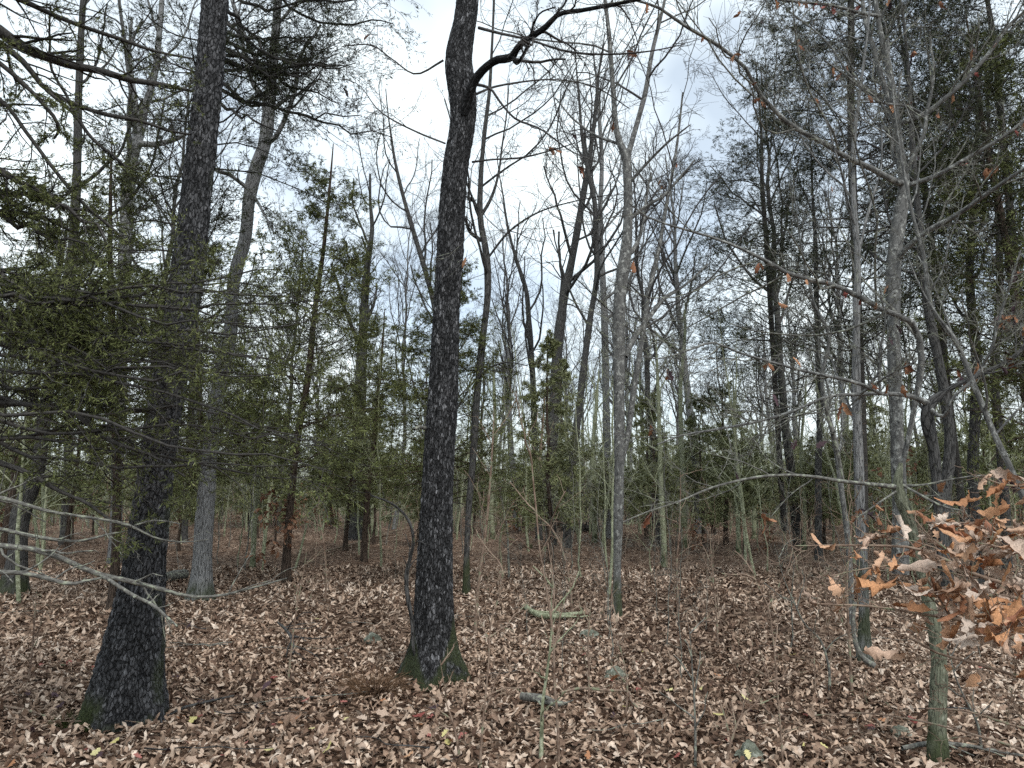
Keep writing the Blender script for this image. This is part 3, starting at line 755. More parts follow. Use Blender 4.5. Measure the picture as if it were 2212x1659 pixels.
# --- right-hand group
YR = 7.6
fork_tree, FP, FR, fl = bare_tree('grey_tree', 'smooth grey tree with a big fork and long drooping boughs on the right', [(1945, 1240, 34), (1944, 1106, 31), (1942, 1046, 29), (1936, 900, 27), (1930, 700, 27), (1932, 553, 30), (1945, 460, 27), (1953, 400, 24), (1945, 333, 17), (1936, 260, 16), (1920, 150, 14), (1900, 60, 11), (1890, 0, 10)], YR, M_SMOOTH,
    limbs=[([(1952, 398, 15), (1930, 390, 13), (1875, 360, 12), (1835, 343, 11), (1775, 307, 10), (1708, 270, 10), (1665, 230, 9), (1632, 190, 9), (1618, 157, 8), (1558, 103, 8), (1475, 53, 7), (1420, 15, 6), (1385, 4, 5), (1330, -10, 4)], 0, -1.6),
           ([(1954, 403, 11), (2020, 380, 10), (2087, 343, 9), (2174, 290, 8), (2240, 240, 6)], 0, -.7),
           ([(1941, 268, 12), (1995, 247, 11), (2041, 213, 10), (2091, 167, 10), (2135, 117, 9), (2178, 57, 8), (2225, 15, 6)], 0, -.5),
           ([(1944, 330, 14), (1930, 250, 12), (1905, 170, 11), (1885, 100, 10), (1868, 40, 9), (1860, -40, 7)], .05, .3),
           ([(1995, 247, 7), (1960, 230, 6), (1900, 220, 5), (1830, 165, 4), (1780, 130, 3)], 0, -.5),
           ([(1935, 265, 6), (1890, 210, 6), (1838, 165, 5), (1790, 95, 4), (1700, 20, 3)], 0, .4),
           ([(1905, 35, 8), (1870, 30, 7), (1800, 13, 6), (1690, 0, 5), (1640, -8, 3)], 0, -.4),
           ([(1940, 1045, 9), (1975, 880, 12), (1990, 760, 14), (1975, 700, 13), (1958, 690, 12), (1902, 666, 12), (1842, 633, 11), (1792, 613, 11), (1708, 593, 9), (1641, 556, 8), (1560, 520, 6), (1460, 490, 5), (1400, 470, 4), (1360, 440, 3)], -.2, -1.2)],
    moss=.5, nlimb=9, t_lo=.3, twig=M_LICH, lsize=.2, rmin=.0024, spec=((8, .42), (5, .5), (5, .5)))
bare_tree('leaning_sapling', 'thin pale stem slanting up from the brown oak leaves on the right', [(2330, 1450, 18), (2270, 1230, 16), (2198, 1046, 13), (2140, 920, 12), (2095, 810, 11), (2058, 726, 10), (2021, 680, 9), (1995, 553, 8), (1975, 480, 7), (1958, 400, 6)], 5.0, M_SMOOTH, nlimb=9, t_lo=.4, extend=.8, twig=M_LICH, lsize=.25, rmin=.0018)
bare_tree('low_bough_tree', 'lichened tree with long low boughs crossing in front of the thicket', [(2035, 1230, 24), (2030, 1120, 22), (2018, 980, 22), (2010, 873, 24), (2035, 850, 13), (2108, 813, 11), (2200, 762, 9)], 6.6, M_MID,
    limbs=[([(2008, 873, 15), (1968, 856, 11), (1908, 850, 9), (1850, 852, 8), (1792, 856, 7), (1708, 890, 6), (1625, 913, 6), (1545, 928, 5), (1475, 940, 4), (1420, 960, 3)], 0, -.8),
           ([(1915, 852, 8), (1902, 850, 8), (1865, 832, 8), (1825, 820, 8), (1758, 806, 7), (1658, 780, 6), (1592, 760, 5), (1542, 740, 5), (1475, 761, 4), (1420, 775, 3), (1365, 765, 2)], -.4, -1.1),
           ([(2012, 885, 10), (2030, 900, 8), (2045, 895, 7), (2052, 870, 6), (2108, 813, 7), (2142, 753, 6), (2155, 703, 5), (2182, 613, 5), (2205, 540, 3)], -.05, -.6),
           ([(1902, 850, 6), (1898, 800, 6), (1900, 760, 5), (1912, 700, 4), (1900, 620, 3)], -.3, -.6),
           ([(1860, 850, 6), (1890, 830, 5), (1920, 810, 4), (1980, 780, 3)], -.4, -.9)],
    extend=.6, nlimb=5, t_lo=.5, twig=M_LICH, lmat=M_SMOOTH, moss=.6, rmin=.0024, spec=((12, .32), (6, .5), (4, .5)))
bare_tree('mossy_tree', 'mossy trunk splitting into thin arching branches above the brown oak leaves', [(2022, 1606, 36), (2025, 1550, 34), (2028, 1480, 34), (2028, 1420, 31), (2012, 1330, 28), (1990, 1230, 24), (1968, 1140, 22), (1948, 1080, 26), (1940, 1050, 22), (1946, 1000, 8)], 4.75, M_GREENB,
    limbs=[([(1936, 1052, 12), (1900, 1048, 9), (1822, 1040, 8), (1760, 1030, 7), (1708, 1026, 6), (1640, 1030, 6), (1575, 1043, 5), (1520, 1060, 5), (1475, 1080, 4), (1400, 1105, 3), (1345, 1128, 3)], 0, -.6),
           ([(1950, 1050, 8), (1990, 1048, 5), (2060, 1035, 4), (2132, 1028, 4), (2180, 1040, 3)], 0, -.4),
           ([(1945, 1045, 7), (1990, 1070, 6), (2040, 1095, 5), (2090, 1105, 3)], 0, -.3),
           ([(1938, 1060, 5), (1900, 1085, 4), (1850, 1120, 3)], 0, -.4),
           ([(1822, 1040, 6), (1812, 990, 7), (1800, 940, 8), (1788, 900, 7), (1780, 860, 5)], -.1, -.2)],
    extend=0, nlimb=0, moss=.22, lmat=M_LICH, spec=((8, .26), (4, .45), (3, .5)), rmin=.0014, twig=M_LICH)
bare_tree('mossy_tree', 'straight stem with a mossy foot beside a leaning dead stub', [(1866, 1412, 34), (1867, 1380, 25), (1866, 1300, 22), (1862, 1206, 22), (1858, 1106, 21), (1855, 1000, 20), (1850, 850, 18), (1850, 700, 15), (1852, 550, 13), (1843, 420, 11), (1845, 300, 9), (1860, 180, 6)], 7.35, M_GREY,
    limbs=[([(1850, 870, 8), (1870, 840, 6), (1900, 800, 5), (1903, 745, 3)], 0, -.4), ([(1855, 940, 6), (1835, 880, 6), (1815, 830, 5), (1790, 760, 4)], 0, .3), ([(1852, 560, 7), (1870, 480, 6), (1890, 410, 5), (1900, 380, 4), (1905, 270, 3)], 0, .2)], moss=.75, nlimb=9, t_lo=.45, twig=M_LICH, lsize=.2, rmin=.002)
bare_tree('crooked_sapling', 'crooked pale sapling bending left in front of the right cedars', [(1835, 1290, 13), (1830, 1150, 12), (1815, 1040, 11), (1805, 960, 12), (1790, 900, 10), (1775, 820, 8), (1790, 720, 8), (1760, 660, 6), (1745, 600, 5)], 9.0, M_SMOOTH, nlimb=9, t_lo=.35, lsize=.25, extend=1.2, twig=M_LICH, rmin=.002)
stub = Acc(); p, r = limb_path([(1888, 1438, 15), (1868, 1425, 13), (1852, 1400, 11), (1845, 1370, 9), (1843, 1330, 9), (1848, 1300, 7)], 6.9, 6.95, 20); stub.tubes(p, r, 8)
tag(stub.build('dead_stub', M_LICH), 'curved dead stem propped against the mossy foot of the straight stem', 'dead branch')
for tr, Y, lab in [([(2045, 1250, 26), (2040, 1100, 24), (2052, 950, 22), (2035, 820, 20), (2000, 640, 17), (1985, 480, 14), (1970, 300, 11)], 10.5, 'upright grey trunk just behind the fork of the smooth grey tree'),
                   ([(2105, 1200, 24), (2102, 1000, 22), (2110, 800, 20), (2095, 600, 16), (2105, 400, 12)], 13, 'grey trunk standing deep among the right cedars'),
                   ([(1765, 1160, 15), (1768, 1000, 14), (1772, 880, 13), (1765, 700, 11), (1760, 500, 8)], 18, 'thin grey trunk left of the right cedar'),
                   ([(2170, 1180, 20), (2165, 1000, 19), (2150, 850, 17), (2160, 600, 14), (2150, 400, 10)], 14, 'grey trunk by the right edge of the cedar thicket'),
                   ([(770, 1165, 34), (773, 1000, 32), (778, 850, 26), (785, 700, 20), (795, 560, 14)], 24, 'wide pale trunk far behind the leaning cedar'),
                   ([(142, 1150, 20), (145, 1050, 18), (150, 900, 16), (155, 700, 13)], 24, 'dark trunk far back behind the lichened low branches'),
                   ([(395, 1165, 18), (402, 1080, 16), (410, 950, 14), (420, 700, 12), (425, 500, 9)], 24, 'narrow trunk between the dark oak and the pale bent tree')]:
    bare_tree('grey_tree', lab, tr, Y, M_MID, nlimb=9, t_lo=.45, lsize=.24, upl=.16, extend=3)

# ------------------------------------------------------------------ cedars
def cedar(name, label, P, R, boughs, material_leaf, nb, zlo, zhi, blen, Yb, extra_limbs=(), spec=(13, 8), bl=8, blade=((.035, .075), (.0025, .005)), bark=None, droop=-.02, az=None, group=None, sub=(.36, .38), sc=1.0, gap=-.35):
    """trunk P,R; nb boughs between heights zlo..zhi, lengths blen (low, high)"""
    bark = bark or M_CEDAR
    root = empty(name, (P[0, 0], P[0, 1], 0), label, 'tree', group)
    A = Acc(); c = crom(np.c_[P, R * (1 + .4 * np.exp(-np.maximum(P[:, 2], 0) / .12))], 70); A.tubes(c[:, :3], c[:, 3], 12); A.build('trunk', bark, root)
    z = np.sort(rng.uniform(zlo, zhi, nb)); px = np.interp(z, P[:, 2], P[:, 0]); py = np.interp(z, P[:, 2], P[:, 1]); pr = np.interp(z, P[:, 2], R)
    a = rng.uniform(0, 2 * np.pi, nb) if az is None else rng.uniform(az[0], az[1], nb)
    L = np.interp(z, [zlo, zhi], blen) * rng.uniform(.55, 1.15, nb)
    D = np.stack([np.cos(a), np.sin(a), rng.uniform(-.05, .45, nb)], 1); D = unit(D)
    pts = [np.stack([px, py, z], 1)]
    for k in range(9):
        pts.append(pts[-1] + D * (L / 9)[:, None]); D = unit(D + rng.normal(0, .16, D.shape) + np.array([0, 0, droop + .035 * (k > 5)]))
    B = np.stack(pts, 1); RB = np.clip(pr * .22, .005, .018)[:, None] * np.linspace(1, .2, 10)[None]
    A = Acc(); A.tubes(B, RB, 5)
    if len(boughs):
        Bt, Rt = pad(boughs, 10)
        for k in range(len(boughs)): add_limb(root, boughs[k], bark, 'bough', 6)
        B = np.concatenate([B, Bt]); RB = np.concatenate([RB, Rt])
    P1, R1 = sprout(B, RB, spec[0], .2, .99, (.5, 1.2), sub[0], 5, .2, .03, .4, .0022, .35, flat=.35); A.tubes(P1, R1, 3)
    P2, R2 = sprout(P1, R1, spec[1], .12, 1.0, (.4, 1.1), sub[1], 3, .22, .03, .5, .0014, .2, flat=.2)
    bl_len = np.linalg.norm(np.diff(B, axis=1), axis=2).sum(1)[np.arange(len(P2)) // (spec[0] * spec[1])]
    keep = rng.random(len(P2)) < np.clip(bl_len / 1.1, .5, 1) * np.clip(vnoise(P2[:, 0] * 1.6 / sc, 77) * 2.2 + gap, .12, 1); P2, R2 = P2[keep], R2[keep]
    sd = unit(np.cross(P2[:, 2] - P2[:, 0], rng.normal(size=(len(P2), 3)))) * R2[:, :1]
    A.quads(np.stack([P2[:, 0] - sd, P2[:, 0] + sd, P2[:, 2] + sd * .5, P2[:, 2] - sd * .5], 1), np.full(len(P2), .5))
    tag(A.build('branchlets', M_CEDARD if bark is not M_CEDAR else bark, root), kind='stuff')
    Fo = Acc(); Vb, t_ = blades(P2, bl, blade[0], blade[1], (.2, 1.1), .03); Fo.quads(Vb, t_)
    tag(Fo.build('foliage', material_leaf, root), kind='stuff')
    return root

def straight(x0, Y, h, r, lean=(0, 0), n=14):
    z = np.linspace(-.1, h, n); w = np.cumsum(rng.normal(0, .012 * h, (n, 2)), 0) * .35
    P = np.stack([x0 + lean[0] * z + w[:, 0], Y + lean[1] * z + w[:, 1], z], 1)
    return P, r * np.linspace(1, .12, n)

# big cedar beyond the left edge of the view, whose boughs reach across the oak
YC = 4.5
P, R = straight(-3.75, YC, 9, .15)
bo = []
for tr, y0, y1 in [
    ([(-120, 20, 34), (0, 67, 25), (40, 97, 24), (100, 123, 19), (150, 140, 17), (217, 153, 15), (283, 173, 13), (333, 180, 11), (417, 197, 6)], 0, .7),
    ([(-120, 30, 22), (0, 93, 14), (50, 133, 13), (100, 193, 11), (167, 227, 10), (240, 250, 9), (300, 260, 7), (367, 283, 6), (410, 290, 4)], 0, .6),
    ([(-120, 60, 18), (0, 137, 11), (50, 180, 10), (100, 233, 9), (123, 263, 8), (127, 280, 7), (117, 300, 4)], -.1, .1),
    ([(-120, -60, 18), (53, 3, 12), (117, 33, 10), (167, 53, 9), (267, 87, 8), (333, 110, 6), (417, 127, 4)], 0, .9),
    ([(-120, 180, 18), (0, 215, 10), (60, 290, 9), (120, 370, 9), (180, 440, 8), (250, 500, 6), (290, 540, 3)], -.1, .3),
    ([(100, 195, 8), (160, 247, 8), (200, 300, 8), (250, 340, 6), (277, 363, 5), (307, 347, 3)], .2, .4),
    ([(-120, 500, 40), (0, 596, 22), (67, 640, 20), (110, 672, 17), (153, 710, 12), (200, 735, 6)], 0, .2),
    ([(-120, 560, 26), (0, 612, 12), (70, 665, 10), (140, 720, 7), (230, 760, 4)], 0, .3),
    ([(-120, 860, 24), (0, 868, 14), (70, 875, 12), (140, 885, 12), (180, 905, 12), (205, 930, 12), (245, 955, 10), (330, 985, 7), (400, 1030, 4)], -.2, -.3),
    ([(-120, 960, 22), (0, 1000, 13), (57, 1020, 12), (127, 1060, 9), (187, 1086, 7), (250, 1130, 5), (310, 1145, 3)], -.3, -.4)]:
    bo.append(limb_path(tr, YC + y0, YC + y1, 20))
for k in range(30):      # living boughs hanging across the oak at head height and above
    y = rng.uniform(630, 1010); x1 = rng.uniform(260, 700); rise = rng.uniform(-40, 70)
    bo.append(limb_path([(-130, y - 80, 16), (0, y - 40, 9), (x1 * .35, y - 10, 7), (x1 * .7, y + rise * .5, 5), (x1, y + rise, 2)], YC + rng.uniform(-.5, .2), YC + rng.uniform(-1.0, .45), 14, .03))
for k in range(6):
    y = rng.uniform(350, 560); x1 = rng.uniform(120, 300); rise = rng.uniform(0, 150)
    bo.append(limb_path([(-130, y - 60, 20), (0, y - 20, 12), (x1 * .5, y + rise * .4, 8), (x1, y + rise, 3)], YC + rng.uniform(-.3, .3), YC + rng.uniform(-.3, .5), 14, .03))
cedar('cedar_tree', 'large cedar whose dark boughs reach across the thick oak', P, R, bo, M_NEEDLE, 16, 3.6, 8.5, (1.4, 1.0), YC, bark=M_CEDARD, spec=(17, 9), bl=20, az=(-1.2, 1.2), blade=((.014, .038), (.0016, .0032)), sub=(.28, .36))
# bare lichened lower branches of a neighbouring cedar
P, R = straight(-3.5, 3.7, 5, .10)
low = empty('cedar_tree', (-3.5, 3.7, 0), 'cedar with bare lichen-crusted low branches reaching in from the left', 'tree')
A = Acc(); A.tubes(P, R, 12); A.build('trunk', M_CEDARD, low)
lows = []
for tr, y0, y1 in [
    ([(-420, 1120, 26), (-150, 1160, 20), (0, 1179, 13), (83, 1189, 12), (133, 1206, 12), (200, 1236, 11), (283, 1256, 10), (350, 1273, 9), (407, 1288, 7), (467, 1288, 6), (533, 1273, 5), (620, 1249, 3)], 0, .55),
    ([(218, 1242, 8), (230, 1249, 8), (283, 1283, 8), (333, 1309, 7), (353, 1326, 6), (383, 1353, 4)], .05, -.25),
    ([(-420, 1210, 22), (-150, 1228, 16), (0, 1236, 11), (50, 1238, 10), (100, 1249, 9), (160, 1261, 8), (190, 1254, 6), (233, 1246, 4)], -.1, .1),
    ([(-420, 1080, 20), (-150, 1120, 14), (0, 1143, 9), (100, 1163, 8), (167, 1169, 6), (240, 1153, 5), (275, 1147, 3)], .1, .4),
    ([(-420, 1020, 20), (-150, 1060, 14), (0, 1075, 10), (113, 1106, 7), (200, 1119, 6), (283, 1136, 6), (330, 1160, 4), (400, 1171, 3), (450, 1165, 2)], .15, .5),
    ([(290, 1135, 4), (330, 1125, 4), (360, 1126, 3), (390, 1132, 2)], .45, .5)]:
    lows.append(add_limb(low, limb_path(tr, 3.7 + y0, 3.7 + y1, 30), M_LICH, name='branch'))
crown(low, lows, M_LICH, ((6, .16), (3, .4)), up=.0, wander=.2, rmin=.0013, t0=.35)

# cedar close behind the oak: dark boughs against the sky
P, R = trunk_path([(300, 1350, 28), (330, 1100, 26), (375, 800, 24), (415, 500, 22), (450, 250, 20), (470, 0, 17)], 9.0, 3.0, n=30)
bo = []
for k in range(24):
    y = rng.uniform(-230, 300); x0 = np.interp(y, [-230, 330], [500, 440]); x1 = rng.uniform(620, 860); dy = rng.uniform(-20, 90)
    bo.append(limb_path([(x0, y - 40, 9), (x0 + (x1 - x0) * .4, y, 6), (x0 + (x1 - x0) * .75, y + dy * .6, 4), (x1, y + dy, 2)], 9.0, 9.0 + rng.uniform(-1.5, .8), 12, .05))
cedar('cedar_tree', 'cedar behind the thick oak with feathery dark boughs against the sky', P, R, bo, M_NEEDLED, 46, 3.4, 10.0, (2.1, 1.3), 9.0, bark=M_CEDARD, spec=(14, 9), bl=9, gap=.0, blade=((.03, .07), (.003, .0055)))
# leaning reddish cedar
P, R = trunk_path([(617, 1246, 22), (621, 1170, 17), (630, 1060, 16), (645, 930, 15), (667, 803, 14), (675, 720, 12), (687, 620, 11), (697, 553, 9), (708, 450, 7), (716, 360, 4), (720, 310, 2)], 13.6, 0, n=30)
lean_cedar = cedar('cedar_tree', 'leaning reddish-barked cedar with a pointed loose crown', P, R, [], M_NEEDLE, 100, 2.0, 7.75, (2.4, .6), 13.6, spec=(11, 8), bl=8, gap=.0, blade=((.045, .10), (.0045, .008)), bark=M_CEDAR)
# right cedar
P, R = trunk_path([(1866, 1190, 20), (1864, 1000, 19), (1858, 800, 18), (1850, 600, 17), (1842, 400, 17), (1838, 200, 15), (1838, 0, 13)], 12.5, 3.5, n=30)
right_cedar = cedar('cedar_tree', 'tall cedar with a broad grey-green crown behind the smooth grey tree', P, R, [], M_NEEDLED, 110, 3.4, 12.5, (3.4, 1.8), 12.5, bark=M_CEDARD, spec=(12, 8), bl=9, gap=-.1, blade=((.045, .10), (.0045, .008)))
# the small pointed cedar in the middle
P, R = straight(unp(1190, 1060, 16.5)[0][0], 16.5, 5.1, .07)
small = cedar('cedar_tree', 'small pointed green cedar in the middle distance', P, R, [], M_NEEDLEY, 70, .9, 5.0, (1.35, .2), 16.5, spec=(9, 7), bl=9, blade=((.05, .11), (.006, .011)))

# ------------------------------------------------------------------ the woods behind: copies of a few kinds
MARKS = [(-.52, 'the thick dark oak'), (-.42, 'the pale bent tree'), (-.30, 'the leaning reddish cedar'), (-.105, 'the crooked oak'), (.055, 'the small pointed cedar'), (.143, 'the forked tree'),
         (.30, 'the long low boughs'), (.465, 'the straight mossy-footed stem'), (.52, 'the smooth grey tree'), (.60, 'the low-boughed lichened tree'), (.68, 'the thin slanting stem'), (-.64, 'the grey leaning trunk')]
def behind(x, y):
    return min(MARKS, key=lambda m: abs(m[0] - x / y))[1]

def copy_tree(o, loc, rz, s):
    c = o.copy(); col.objects.link(c); c.location = loc; c.rotation_euler = (0, 0, rz); c.scale = (s,) * 3 if np.isscalar(s) else s
    for ch in list(o.children):
        d = ch.copy(); col.objects.link(d); d.parent = c
        for g in list(ch.children):
            e = g.copy(); col.objects.link(e); e.parent = d
    return c

def spots(n, y0, y1, gap, clear=(), half=.74, keep=None):
    out = []
    tries = 0
    while len(out) < n and tries < n * 80:
        tries += 1
        y = math.sqrt(rng.uniform(y0**2, y1**2)); x = rng.uniform(-half, half) * y
        if keep and not keep(x, y): continue
        if all((x - a)**2 + (y - b)**2 > gap**2 for a, b in out):
            out.append((x, y))
    return out

edge = copy_tree(lean_cedar, (8.4, 11.6, 0), 2.2, (1.1, 1.1, 1.2)); tag(edge, 'green cedar with loose boughs at the right edge of the woods', 'tree')
edge = copy_tree(lean_cedar, (-5.4, 10.4, 0), 4.0, (.85, .85, .8)); tag(edge, 'green cedar standing behind the low lichened branches on the left', 'tree')
edge = copy_tree(lean_cedar, (unp(790, 1060, 17)[0][0], 17, 0), 1.1, (.95, .95, .72)); tag(edge, 'broad green cedar between the leaning cedar and the crooked oak', 'tree')
for px, Yc, rz, sc_, lab in [(452, 14.6, 3.3, (1.0, 1.0, .85), 'green cedar close behind the pale bent tree'), (950, 12.6, 5.0, (.8, .8, .70), 'green cedar hidden behind the crooked oak'),
                            (20, 15.5, .6, (1.1, 1.1, .95), 'green cedar behind the grey leaning trunk')]:
    tag(copy_tree(lean_cedar, (unp(px, 1060, Yc)[0][0], Yc, 0), rz, sc_), lab, 'tree')
for px, Yc, rz, sc_, lab in [(2080, 15.5, 2.0, (1, 1, 1), 'dark cedar among the grey trunks on the right'), (1690, 19.5, 4.1, (1, 1, .95), 'tall dark cedar left of the broad cedar'), (2240, 14.0, .9, (1, 1, 1.05), 'dark cedar at the far right of the woods')]:
    tag(copy_tree(right_cedar, (unp(px, 1060, Yc)[0][0], Yc, 0), rz, sc_), lab, 'tree')
# young cedars
def young(h, nb, bl_):
    P, R = straight(0, 0, h, .05)
    return cedar('young_cedar', 'x', P, R, [], M_NEEDLEY, nb, .8, h * .97, bl_, 0, spec=(9, 6), bl=9, gap=.1, blade=((.05, .11), (.006, .011)))
ylab = ['narrow young cedar in the thicket behind ', 'bushy young cedar in the thicket behind ', 'tall thin young cedar in the thicket behind ']
kinds = [young(3.3, 40, (1.0, .25)), young(3.0, 52, (1.5, .4)), young(4.6, 54, (1.2, .3))]
sp = spots(130, 19.5, 46, 1.2, keep=lambda x, y: not (-.12 < (x / y) < .10 and y < 19) and not (abs(x / y + .02) < .05 and y < 26))
for k, (x, y) in enumerate(sp):
    kd = k % 3; loc = (x, y, float(gh(x, y)))
    o = kinds[kd] if k < 3 else copy_tree(kinds[kd], loc, 0, 1)
    s = rng.uniform(.75, 1.25) * (1.25 if k % 4 == 0 else 1)
    o.location = loc; o.rotation_euler = (0, 0, rng.uniform(0, 6.28)); o.scale = (s * rng.uniform(.9, 1.2), s * rng.uniform(.9, 1.2), s)
    tag(o, ylab[kd] + behind(x, y), 'tree', 'young cedars in the thicket')

# tall bare trees farther back
def back_tree(h, r, fork, mat):
    P, R = straight(0, 0, h, r, (rng.uniform(-.03, .03), 0), 20)
    root = empty('bare_tree', (0, 0, 0))
    A = Acc(); A.tubes(P, R, 10); A.build('trunk', mat, root)
    Pl, Rl = sprout(P[None], R[None], 16, fork, .97, (.35, .85), .34, 10, .12, .10, .55, .012, .45)
    A = Acc(); A.tubes(Pl, Rl, 5)
    P1, R1 = sprout(Pl, Rl, 8, .25, .98, (.4, 1.0), .42, 6, .17, .06, .5, .006, .3); A.tubes(P1, R1, 4)
    P2, R2 = sprout(P1, R1, 6, .2, .98, (.4, 1.1), .45, 4, .2, .04, .55, .004, .3); A.tubes(P2, R2, 3)
    P3, R3 = sprout(P2, R2, 5, .15, 1., (.4, 1.1), .5, 3, .2, .03, .6, .003, .2); A.tubes(P3, R3, 3)
    tag(A.build('crown', M_TWIG, root), kind='stuff')
    return root
blab = ['tall bare fine-twigged tree far behind ', 'bare tree with spreading limbs far behind ', 'slim pale bare tree far behind ', 'thick-stemmed bare tree far behind ']
bk = [back_tree(14, .14, .4, M_MID), back_tree(12, .13, .28, M_MID), back_tree(13, .09, .35, M_GREY), back_tree(15, .2, .42, M_GREY)]
sp = spots(78, 20, 75, 2.4)
for k, (x, y) in enumerate(sp):
    kd = k % 4; loc = (x, y, float(gh(x, y)) - .05); s = rng.uniform(.8, 1.2)
    o = bk[kd] if k < 4 else copy_tree(bk[kd], loc, 0, 1)
    o.location = loc; o.rotation_euler = (rng.normal(0, .03), rng.normal(0, .03), rng.uniform(0, 6.28)); o.scale = (s, s, s)
    tag(o, blab[kd] + behind(x, y), 'tree', 'bare trees in the far woods')

# thin lichened saplings of the thicket
def sapling_mesh(h, r, nb, seed):
    n = 12; z = np.linspace(-.06, h, n); w = np.cumsum(rng.normal(0, .035, (n, 2)), 0)
    P = np.stack([w[:, 0] + rng.uniform(-.12, .12) * z, w[:, 1], z], 1); R = r * np.linspace(1, .22, n)
    A = Acc(); A.tubes(P, R, 7)
    P1, R1 = sprout(P[None], R[None], nb, .18, .98, (.6, 1.3), .24, 7, .17, .05, .45, .003, .3); A.tubes(P1, R1, 4)
    P2, R2 = sprout(P1, R1, 5, .2, 1, (.4, 1.1), .42, 5, .2, .03, .5, .002, .3); A.tubes(P2, R2, 3)
    P3, R3 = sprout(P2, R2, 3, .2, 1, (.4, 1.1), .45, 4, .2, .03, .5, .0016, .3); A.tubes(P3, R3, 3)
    return A.mesh('sapling')
smesh = []
for k, (h, r, nb, m) in enumerate([(4.2, .022, 14, M_GREEN), (3.2, .016, 13, M_GREEN), (5.2, .032, 15, M_GREEN), (2.6, .012, 12, M_LICH), (3.8, .02, 14, M_LICH), (6.0, .045, 16, M_GREEN), (2.2, .010, 10, M_REDST), (4.6, .026, 18, M_GREEN)]):
    me = sapling_mesh(h, r, nb, k); me.materials.append(m); smesh.append(me)
slab = ['thin green lichened sapling in the thicket', 'short green lichened sapling in the thicket', 'tall green lichened sapling in the thicket', 'small pale twiggy sapling in the thicket', 'pale lichened sapling in the thicket', 'pole-thick mossy sapling in the thicket', 'low reddish sapling on the leaf-covered floor', 'branchy green sapling in the thicket']
sp = spots(296, 10, 36, .55, keep=lambda x, y: y > 13.5 or abs(x / y) > .12 and rng.random() < .5)
for k, (x, y) in enumerate(sp):
    kd = k % 8
    if kd in (2, 5) and y < 16: kd = 1
    o = bpy.data.objects.new('sapling', smesh[kd]); col.objects.link(o)
    o.location = (x, y, float(gh(x, y))); s = rng.uniform(.8, 1.25)
    o.rotation_euler = (rng.normal(0, .05), rng.normal(0, .05), rng.uniform(0, 6.28)); o.scale = (s, s, s)
    tag(o, slab[kd].replace('on the leaf-covered floor', 'in the thicket') + ' behind ' + behind(x, y), 'sapling', 'saplings of the thicket')
# knee-high oak shoots that keep their rusty leaves
rust = []
for k in range(3):
    n = 8; h = (1.1, 1.5, .8)[k]; z = np.linspace(-.05, h, n); P = np.stack([np.cumsum(rng.normal(0, .03, n)), np.cumsum(rng.normal(0, .03, n)), z], 1)
    root = empty('oak_shoot', (0, 0, 0)); A = Acc(); A.tubes(P, .008 * np.linspace(1, .3, n), 5)
    P1, R1 = sprout(P[None], np.full((1, n), .006), 12, .3, 1, (.6, 1.2), .4, 5, .15, .05, .6, .002); A.tubes(P1, R1, 3)
    P2, R2 = sprout(P1, R1, 4, .3, 1, (.4, 1.1), .4, 3, .15, .0, .6, .002); A.tubes(P2, R2, 3); A.build('stem', M_REDST, root)
    lt = [leaf_template(5, 900 + j, curl=1.3) for j in range(6)]; Vl, Ql = [], []
    for j, p in enumerate(P2):
        for rep_ in range(2):
            M = np.array(Euler((rng.uniform(-1.5, -.3), rng.normal(0, .6), rng.uniform(0, 6.28))).to_matrix()); tv = lt[(j + rep_) % 6][0]
            Ql.append(lt[0][1] + len(Vl) * len(tv)); Vl.append(tv @ M.T * rng.uniform(.07, .12) + p[-1 - rep_])
    tag(add_obj('leaves', make_mesh('leaves', np.concatenate(Vl), np.concatenate(Ql), {'tint': ('FLOAT', np.repeat(rng.random(len(Vl)), len(tv)))}), M_RUST, root), kind='stuff')
    rust.append(root)
for k, (x, y) in enumerate(spots(30, 13, 34, 1.0)):
    o = rust[k % 3] if k < 3 else copy_tree(rust[k % 3], (0, 0, 0), 0, 1)
    s_ = rng.uniform(.8, 1.4); o.location = (x, y, float(gh(x, y))); o.rotation_euler = (0, 0, rng.uniform(0, 6.28)); o.scale = (s_, s_, s_)
    tag(o, ('low oak shoot with rusty leaves in the thicket behind ', 'waist-high oak shoot with rusty leaves in the thicket behind ', 'small rusty-leaved oak shoot in the thicket behind ')[k % 3] + behind(x, y), 'shrub', 'rusty oak shoots in the thicket')
